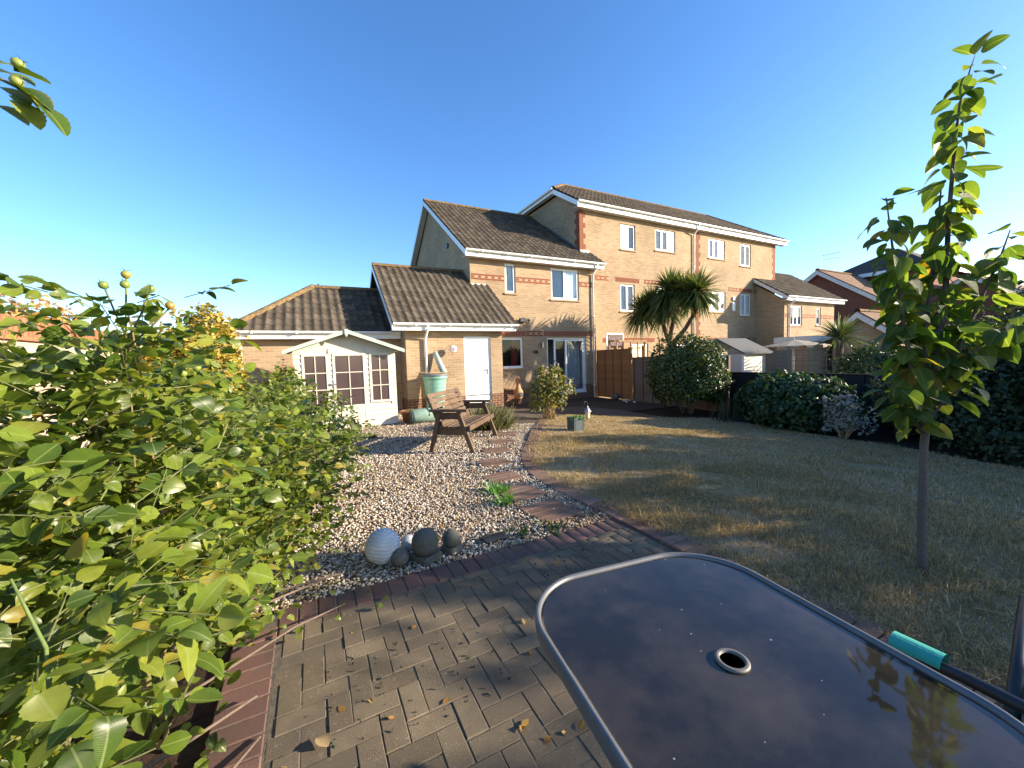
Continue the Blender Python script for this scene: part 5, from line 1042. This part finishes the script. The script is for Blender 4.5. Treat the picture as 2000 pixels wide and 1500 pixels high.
YU = thing('yucca', 'second spiky yucca half hidden behind the young tree', 'yucca', (14.4, 4.1, -.4)); obj('trunk', MB().tube([(14.4, 4.1, -.45), (14.4, 4.1, 1.2)], .09, 10), 'palm_bark', YU); palm_head((14.4, 4.1, 1.3), 170, .95, 72, YU, 'yucca_leaf', .026, -.1)
for k, (c, rad, lab) in enumerate([((13.9, 5.1, .75), (.8, .8, .85), 'sunlit bush in the neighbouring garden beside the trellis'), ((13.6, 3.2, .6), (.9, .9, .95), 'bush in the neighbouring garden behind the young tree'), ((17.5, 4.2, .9), (1.2, 1.5, 1.3), 'wide bush farther back in the neighbouring garden'), ((20, 2.6, 1.0), (1.5, 1.8, 1.6), 'farthest bush in the neighbouring gardens at the right')]): shrub('neighbour_bush', lab, c, rad, 3200, .09, 'bush_leaf', 'bush', 80+k, LT_SMALL, 5, group='bushes in the neighbouring gardens')

# ------------------------------------------------------------------ young tree on the lawn
YTREE = thing('young_tree', 'slender young tree with large drooping green leaves on the lawn', 'tree', (3.33, .93, 0))
BR = [[(3.33, .93, -.05), (3.335, .94, .1), (3.34, .95, .4), (3.37, .96, .8), (3.41, .96, 1.02)], [(3.41, .96, 1.0), (3.48, .95, 1.34), (3.55, .94, 1.79), (3.59, .95, 2.2), (3.64, .95, 2.62), (3.7, .95, 2.93), (3.78, .93, 3.15), (3.81, .92, 3.23)],
      [(3.41, .96, 1.0), (3.46, 1.0, 1.5), (3.53, .99, 1.98), (3.6, .99, 2.4)], [(3.39, .96, .9), (3.35, 1.01, 1.22), (3.31, 1.05, 1.54), (3.27, 1.09, 1.93), (3.24, 1.13, 2.35)],
      [(3.42, .96, 1.05), (3.57, .9, 1.34), (3.74, .84, 1.69), (3.87, .79, 1.97), (3.93, .77, 2.13)], [(3.43, .96, 1.1), (3.6, .87, 1.32), (3.8, .77, 1.5), (3.95, .7, 1.6)], [(3.38, .96, .85), (3.3, 1.03, 1.06), (3.22, 1.08, 1.22)], [(3.41, .96, .95), (3.5, .9, 1.1), (3.62, .82, 1.2)], [(3.4, .98, 1.0), (3.38, 1.05, 1.35), (3.4, 1.1, 1.75)]]
RD = [[.036, .024, .021, .02, .022], [.021, .018, .015, .012, .009, .006, .004, .002], [.016, .013, .01, .004], [.016, .014, .011, .008, .003], [.016, .013, .01, .006, .003], [.011, .009, .006, .003], [.01, .007, .003], [.009, .006, .003], [.01, .007, .003]]
obj('trunk', MB().tube(BR[0], RD[0], 14), 'bark', YTREE, True)
for q, r in zip(BR[1:], RD[1:]): obj('branch', MB().tube(q, r, 8), 'bark', YTREE, True)
def leaf_mesh_obj(nm, tpl, mat, droop_extra=0):
    tv, tf = tpl; me = bpy.data.meshes.new(nm); me.from_pydata([tuple(v) for v in tv], [], [tuple(int(i) for i in f) for f in tf]); me.polygons.foreach_set('use_smooth', [True]*len(me.polygons))
    a = me.attributes.new('lv', 'FLOAT_VECTOR', 'POINT'); a.data.foreach_set('vector', (tv*np.array([2., 6., 0])).astype(np.float32).ravel()); me.materials.append(M[mat]); return me
TL = [leaf_mesh_obj('leaf', leaf_template(7, wv, fo, dr), 'tree_leaf') for wv, fo, dr in ((.36, .09, .4), (.4, .05, .6), (.33, .12, .25))]
def rot_from(d, nrm):
    d = Vector(d).normalized(); s = d.cross(Vector(nrm)); s = s.normalized() if s.length > 1e-4 else d.orthogonal().normalized(); nn = s.cross(d); return Matrix((s, d, nn)).transposed().to_euler()
def resample(pts, t):
    P = np.array(pts); d = np.r_[0, np.cumsum(np.linalg.norm(np.diff(P, axis=0), axis=1))]; return np.array([np.interp(t*d[-1], d, P[:, k]) for k in range(3)])
random.seed(9)
for bi, cnt, t0, sz in ((1, 96, .12, .14), (2, 20, .2, .135), (3, 66, .12, .135), (4, 44, .15, .14), (5, 24, .2, .14), (6, 20, .1, .13), (7, 10, .3, .13), (8, 18, .2, .13)):
    for k in range(cnt):
        u = t0+(1-t0)*(k+.5)/cnt; p = resample(BR[bi], u); a = k*2.4+random.gauss(0, .4); el = random.uniform(-.75, .35) if u < .96 else random.uniform(.2, 1.0)
        d = Vector((math.cos(a)*math.cos(el), math.sin(a)*math.cos(el), math.sin(el))); st_ = random.uniform(.02, .055); pp = Vector(p)+d*st_
        nrm = Vector((0, 0, 1))+Vector((random.gauss(0, .35), random.gauss(0, .35), 0)); s = sz*random.uniform(.62, 1.15)*(.8 if u > .9 else 1)
        place('leaf', TL[k % 3], YTREE, pp, rot_from(d+Vector((0, 0, -.25)), nrm), (s, s, s))
EX = []
for bi, cnt in ((1, 18), (2, 6), (3, 18), (4, 10), (5, 6), (6, 6), (8, 6)):
    for k in range(cnt):
        p = resample(BR[bi], random.uniform(.2, .93)); a = random.uniform(0, 2*PI); d = np.array([math.cos(a), math.sin(a), random.uniform(-1., .1)]); EX.append((p+unit(d)*random.uniform(.02, .09), d, np.array([random.gauss(0, .4), random.gauss(0, .4), 1.]), random.uniform(.09, .15)))
o = leaf_cloud('inner_leaves', np.array([e[0] for e in EX]), np.array([e[1] for e in EX]), np.array([e[2] for e in EX]), np.array([e[3] for e in EX]), leaf_template(7, .36, .09, .3), 'tree_leaf', YTREE); o['kind'] = 'stuff'
# ------------------------------------------------------------------ rose bushes on the left
RS = np.random.default_rng(77)
RL = [leaf_mesh_obj('leaf', leaf_template(14, wv, fo, dr, .09), 'rose_leaf') for wv, fo, dr in ((.42, .12, .3), (.36, .2, .12), (.44, .03, .5), (.4, .16, -.12), (.34, .08, .7))]
def rose_bush(label, base, canes, n_leafstems, lsize, indiv, group='rose bushes along the left bed', hips=0, tall=None):
    t = thing('rose_bush', label, 'rose bush', (base[0], base[1], 0), 0, group); leafs = []
    tips = []
    for (q, r) in canes:
        obj('cane', MB().tube(q, [r*(1-.75*k/(len(q)-1)) for k in range(len(q))], 7), 'cane', t, True); tips.append(q[-1])
    lens = np.array([np.sum(np.linalg.norm(np.diff(np.array(q), axis=0), axis=1)) for q, r in canes]); pr = lens/lens.sum()
    st = MB()
    for i in range(n_leafstems):
        ci = RS.choice(len(canes), p=pr); q = canes[ci][0]; u = RS.uniform(.22, 1.)**.75; p = resample(q, u); a = RS.uniform(0, 2*PI); el = RS.uniform(-.35, .7)
        d = np.array([math.cos(a)*math.cos(el), math.sin(a)*math.cos(el), math.sin(el)]); off_ = RS.uniform(.0, .24); p = p+d*off_; L = lsize*RS.uniform(1.6, 2.4)
        up_ = unit(np.array([0, 0, 1.])+RS.normal(0, .4, 3)); sd = unit(np.cross(d, up_)); up2_ = np.cross(sd, d)
        st.tube([tuple(p-d*min(off_, .03)), tuple(p+d*L)], .0013, 4, False)
        for (f, sgn) in ((1., 0), (.62, 1), (.62, -1), (.25, 1), (.25, -1)):
            lp = p+d*L*f; ld = unit(d*(.45 if sgn else 1)+sd*sgn*.95+RS.normal(0, .15, 3)+np.array([0, 0, -.15])); ln = unit(up2_+RS.normal(0, .35, 3)); leafs.append((lp+ld*.006, ld, ln, lsize*RS.uniform(.75, 1.2)*(1.12 if not sgn else .92 if f > .5 else .75)))
    obj('leaf_stalks', st, 'cane', t)['kind'] = 'stuff'
    leafs.sort(key=lambda l: np.linalg.norm(l[0]-np.array([0, 0, 1.416]))/l[3])
    for k, (p, d, nn, s) in enumerate(leafs[:indiv]): place('leaf', RL[k % 5], t, tuple(p), rot_from(d, nn), (s, s, s))
    R_ = leafs[indiv:]
    o = leaf_cloud('foliage', np.array([l[0] for l in R_]), np.array([l[1] for l in R_]), np.array([l[2] for l in R_]), np.array([l[3] for l in R_]), LT_ROSE, 'rose_leaf', t); o['kind'] = 'stuff'
    return t, tips
def cane(b, tip, bend=.12, n=6):
    b = np.array(b, float); tip = np.array(tip, float); mid = RS.normal(0, bend, 3)*np.array([1, 1, .4]); return [tuple(b*(1-s)+tip*s+mid*4*s*(1-s)*.5+np.array([0, 0, .22*math.sin(PI*s)*.5])) for s in np.linspace(0, 1, n)]
def canes_for(b, tips, r=.009): return [(cane((b[0]+RS.normal(0, .06), b[1]+RS.normal(0, .06), -.03), tp), r*RS.uniform(.7, 1.2)) for tp in tips]
def hip(par, p, s, d=(0, 0, 1)):
    b = MB(); b.lathe([(.002, -.9), (.5, -.75), (.9, -.25), (1., .2), (.75, .75), (.3, .95), (.15, 1.)], (0, 0, 0), 12); b.v = [tuple(Vector(v)*s) for v in b.v]; o = obj('hip', b, 'hip', None, True); o.parent = par; o.location = Vector(p)-OFF[par]; o.rotation_euler = Vector(d).to_track_quat('Z', 'Y').to_euler()
    c = MB()
    for k in range(5):
        a = k*2*PI/5+.3; c.poly([(s*.2*math.cos(a-.8), s*.2*math.sin(a-.8), s*.95), (s*.2*math.cos(a+.8), s*.2*math.sin(a+.8), s*.95), (s*1.9*math.cos(a), s*1.9*math.sin(a), s*1.35)])
    sp = obj('sepals', c, 'cane', None); sp.parent = o
def bloom(par, p, s, mat, nm='flower'):
    b = MB(); r = RS
    for ring, (n, rad, tilt) in enumerate(((5, 1., .35), (5, .75, .8), (4, .45, 1.2))):
        for k in range(n):
            a = 2*PI*k/n+ring*.5; d = Vector((math.cos(a), math.sin(a), 0)); u = Vector((0, 0, 1)); tp = d*math.cos(tilt)+u*math.sin(tilt); sd = Vector((-math.sin(a), math.cos(a), 0)); q = [Vector((0, 0, 0)), tp*rad*.5+sd*.35*rad, tp*rad*.95+sd*.3*rad-u*.1, tp*rad-u*.12, tp*rad*.95-sd*.3*rad-u*.1, tp*rad*.5-sd*.35*rad]
            b.poly([tuple(Vector(p)+v*s) for v in q])
    return obj(nm, b, mat, par)
# nearest bush: fills the left edge
b1 = (-.86, 1.35); tips1 = [(-.5, 1.02, 1.05), (-.62, 1.2, 1.25), (-.42, 1.32, .95), (-.75, 1.45, 1.42), (-.95, 1.3, 1.5), (-.5, 1.5, 1.15), (-.55, .85, .75), (-.8, 1.7, 1.45), (-.62, 1.65, 1.35), (-.4, 1.6, .85)]
R1, tp = rose_bush('nearest rose bush at the left edge, with the largest glossy leaves', b1, canes_for(b1, tips1), 700, .056, 130)
b2 = (-.62, 1.95); tips2 = [(-.5, 1.62, 1.38), (-.62, 1.75, 1.5), (-.3, 1.85, 1.2), (-.4, 2.1, 1.3), (-.75, 2.2, 1.52), (-.3, 1.75, .8), (-.2, 2.3, 1.1), (-.48, 1.58, 1.62), (-.9, 1.9, 1.5)]
R2, tp = rose_bush('tall rose bush with green hips on a high shoot', b2, canes_for(b2, tips2), 900, .049, 95)
b3 = (-.5, 2.75); tips3 = [(-.1, 2.6, 1.05), (.05, 2.85, .95), (-.3, 2.9, 1.25), (.12, 3.05, .7), (.0, 2.9, .55), (-.05, 3.2, 1.0), (.12, 3.1, .5), (-.55, 3.1, 1.3), (-.25, 2.6, .85), (.02, 2.85, .4), (-.7, 2.7, 1.35), (.16, 3.3, .8)]
R3, tp = rose_bush('spreading rose bush overhanging the gravel beside the white sphere', b3, canes_for(b3, tips3), 850, .045, 70)
b4 = (-.55, 3.9); tips4 = [(-.1, 3.8, 1.15), (.1, 4.1, 1.05), (-.4, 4.2, 1.3), (.3, 4.2, .7), (.25, 3.9, .5), (-.8, 4.1, 1.45), (-.9, 3.7, 1.4), (.1, 4.5, .9), (-.3, 4.6, 1.2), (-1.1, 4.3, 1.35)]
R4, tp = rose_bush('farther rose bush in front of the summerhouse doors', b4, canes_for(b4, tips4, .008), 780, .047, 5)
# shoot with hips against the sky
for q in ([(-.5, 1.6, 1.45), (-.48, 1.57, 1.6), (-.47, 1.56, 1.69)], [(-.49, 1.585, 1.52), (-.51, 1.58, 1.6), (-.525, 1.58, 1.66)], [(-.49, 1.58, 1.5), (-.44, 1.54, 1.58), (-.41, 1.52, 1.645)], [(-.5, 1.6, 1.48), (-.42, 1.53, 1.54), (-.365, 1.5, 1.595)]): obj('hip_stalk', MB().tube(q, .0028, 6), 'cane', R2, True)
for p, d in (((-.47, 1.56, 1.7), (0, 0, 1)), ((-.475, 1.565, 1.672), (-.4, 0, 1)), ((-.527, 1.58, 1.67), (-.6, 0, .8)), ((-.408, 1.52, 1.655), (.3, 0, 1)), ((-.36, 1.498, 1.605), (.4, 0, 1)), ((-.39, 1.5, 1.585), (-.2, 0, 1)), ((-.56, 1.62, 1.5), (-.5, 0, .7)), ((-.62, 1.5, 1.43), (0, 0, 1)), ((-.33, 1.6, 1.42), (.2, 0, 1)), ((-.4, 1.75, 1.4), (0, .2, 1))): hip(R2, p, .0125, d)
for p, m_, s in (((-.85, 2.3, 1.22), 'petal_red', .05), ((-.72, 1.75, 1.12), 'petal_red', .03), ((-1.0, 1.75, 1.3), 'petal_red', .03)): bloom(R2, p, s, m_)
for p, m_, s in (((-.2, 3.1, .95), 'petal_red', .03), ((-.05, 3.0, .85), 'petal_red', .025)): bloom(R3, p, s, m_)
# rose shoot overhanging top left, from a tall climbing cane
R5 = thing('climbing_rose', 'climbing rose shoot hanging in at the top left corner against the sky', 'rose', (-1.1, 1.2, 0), 0)
obj('cane', MB().tube([(-1.1, 1.15, -.03), (-1.12, 1.18, .8), (-1.02, 1.2, 1.6), (-.82, 1.22, 2.02), (-.62, 1.22, 2.06), (-.5, 1.19, 2.0), (-.455, 1.17, 1.955)], [.012, .011, .009, .006, .004, .003, .0015], 8), 'cane', R5, True)
for p, d, s in (((-.5, 1.19, 2.03), (1, -.1, -.15), .055), ((-.5, 1.19, 2.0), (.8, -.25, -.5), .07), ((-.475, 1.18, 1.985), (.85, 0, -.6), .05), ((-.46, 1.175, 1.965), (.75, -.1, -.75), .06), ((-.51, 1.195, 2.01), (.6, .3, -.45), .06), ((-.62, 1.22, 2.06), (.4, -.6, -.2), .06), ((-.66, 1.22, 2.07), (.3, .5, .2), .06), ((-.58, 1.21, 1.97), (.5, -.2, -.8), .05)): place('leaf', RL[int(s*1000) % 3], R5, p, rot_from(d, (0, -.3, 1)), (s, s, s))
for p, d, s_ in (((-.53, 1.215, 2.035), (.9, -.3, -.1), .055), ((-.535, 1.215, 2.005), (.85, -.4, -.35), .06), ((-.505, 1.2, 1.975), (.7, -.3, -.7), .06), ((-.52, 1.21, 1.99), (.7, .2, -.6), .05), ((-.545, 1.22, 2.05), (.7, -.3, .15), .045), ((-.54, 1.21, 1.965), (.8, -.2, -.3), .055)): place('leaf', RL[int(s_*1000) % 5], R5, p, rot_from(d, (.2, -.5, 1)), (s_, s_, s_))
hip(R5, (-.49, 1.18, 2.04), .011, (.6, 0, .7)); hip(R5, (-.495, 1.18, 2.005), .011, (.8, 0, .3)); hip(R5, (-.58, 1.21, 2.07), .011, (0, 0, 1))
# small rose by the summerhouse with pink blooms
t = shrub('pink_rose', 'rose with pale pink blooms beside the left summerhouse wall', (-.45, 8.1, .7), (.42, .45, .7), 1100, .065, 'rose_leaf', 'rose bush', 91, LT_MED, 5, base=0)
for p in ((-.32, 8.0, 1.38), (-.42, 7.95, 1.42), (-.25, 8.02, 1.32), (-.62, 7.9, 1.3)): bloom(t, p, .09, 'petal_pink')
shrub('shrub_by_door', 'narrow-leaved bronze shrub before the summerhouse doors', (.1, 6.6, .4), (.5, .45, .55), 1800, .06, 'bush_leaf', 'shrub', 92, LT_SMALL, 5, base=0)
# creeping rose stems and leaf litter over the left bed
lit = thing('fallen_canes', 'bare thorny rose stems lying across the left bed and patio corner', 'rose stems', (-.5, 2.2, 0))
for q in ([(-1.0, 1.75, .12), (-.55, 1.95, .09), (-.15, 2.25, .07), (.1, 2.4, .03)], [(-.9, 2.1, .1), (-.5, 2.4, .12), (.0, 2.65, .08)], [(-.8, 1.6, .08), (-.5, 1.72, .07), (-.28, 1.9, .03)], [(-.75, 1.5, .05), (-.45, 1.62, .03), (-.3, 1.58, .02)], [(-.9, 2.5, .14), (-.4, 2.6, .1), (.1, 2.75, .04)], [(-.7, 1.3, .1), (-.4, 1.45, .05), (-.25, 1.7, .012)]): obj('stem', MB().tube(q, [.008, .007, .005, .003][:len(q)], 6), 'bark', lit, True)
gc = np.c_[RS.uniform(-1.3, -.32, 420), RS.uniform(1.2, 3.4, 420), RS.uniform(.01, .16, 420)]; o = leaf_cloud('ground_leaves', gc, unit(np.c_[RS.normal(0, 1, 420), RS.normal(0, 1, 420), RS.normal(0, .2, 420)]), unit(np.array([0, 0, 1.])+RS.normal(0, .3, (420, 3))), RS.uniform(.03, .05, 420), LT_ROSE, 'rose_leaf', lit); o['kind'] = 'stuff'
gc = np.c_[RS.uniform(-.32, .35, 26), RS.uniform(2.2, 2.75, 26), RS.uniform(.01, .08, 26)]; leaf_cloud('corner_leaves', gc, unit(np.c_[RS.normal(0, 1, 26), RS.normal(0, 1, 26), RS.normal(0, .2, 26)]), unit(np.array([0, 0, 1.])+RS.normal(0, .3, (26, 3))), RS.uniform(.03, .045, 26), LT_ROSE, 'rose_leaf', lit)
# fallen leaf and weed tuft on the patio
t = thing('fallen_leaf', 'pale curled dead leaf lying on the patio bricks', 'leaf', (0, 1.57, 0)); lv_ = leaf_mesh_obj('dead_leaf', leaf_template(8, .36, .16, .08, .1), 'straw_stem'); place('blade', lv_, t, (-.02, 1.53, .012), (.02, .05, .5), (.075, .075, .075))
for k, (x, y, rz, lab) in enumerate([(2.95, .72, .4, 'pale dry stick on the lawn near the tree foot'), (3.05, .45, 1.3, 'short pale twig on the lawn behind the table')]):
    t = thing('dry_twig', lab, 'twig', (x, y, 0)); obj('twig', MB().tube([(x, y, .025), (x+.12*math.cos(rz), y+.12*math.sin(rz), .04), (x+.22*math.cos(rz+.3), y+.22*math.sin(rz+.3), .03)], [.005, .004, .002], 6), 'straw_stem', t)
# leaf litter on lawn and patio, moss and weeds in the paving joints
n = 420; P = np.c_[np.r_[RS.uniform(2.5, 8, 120), RS.uniform(-.3, 2.2, 40), RS.uniform(-.4, 2.2, 260)], np.r_[RS.uniform(.3, 7, 120), RS.uniform(1.0, 2.5, 40), RS.uniform(2.65, 5.5, 260)]]; P = np.c_[P, terr(P[:, 0], P[:, 1])+np.r_[np.full(120, .045), np.full(40, .006), np.full(260, .018)]]
o = leaf_cloud('leaf_litter', P, np.c_[RS.normal(0, 1, (n, 2)), RS.normal(0, .15, n)], unit(np.array([0, 0, 1.])+RS.normal(0, .25, (n, 3))), RS.uniform(.018, .045, n), LT_MED, M['orange_leaf'], None); o['kind'] = 'stuff'; o['label'] = 'small dead leaves scattered over the lawn, gravel and patio'; o['category'] = 'leaf litter'
n = 900; gx = np.round(RS.uniform(-.2, 2.2, n)/.1)*.1+RS.normal(0, .004, n); gy = RS.uniform(.9, 2.4, n); sel = np.sin(3*gx+4*gy)+np.sin(5*gy-2*gx) > .7; gx, gy = gx[sel], gy[sel]; n = len(gx)
o = leaf_cloud('joint_moss', np.c_[gx, gy, np.full(n, -.003)], np.c_[RS.normal(0, .6, (n, 2)), np.abs(RS.normal(.6, .3, n))], RS.normal(0, 1, (n, 3)), RS.uniform(.006, .02, n), LT_SMALL, M['dark_leaf'], patio); o['kind'] = 'stuff'
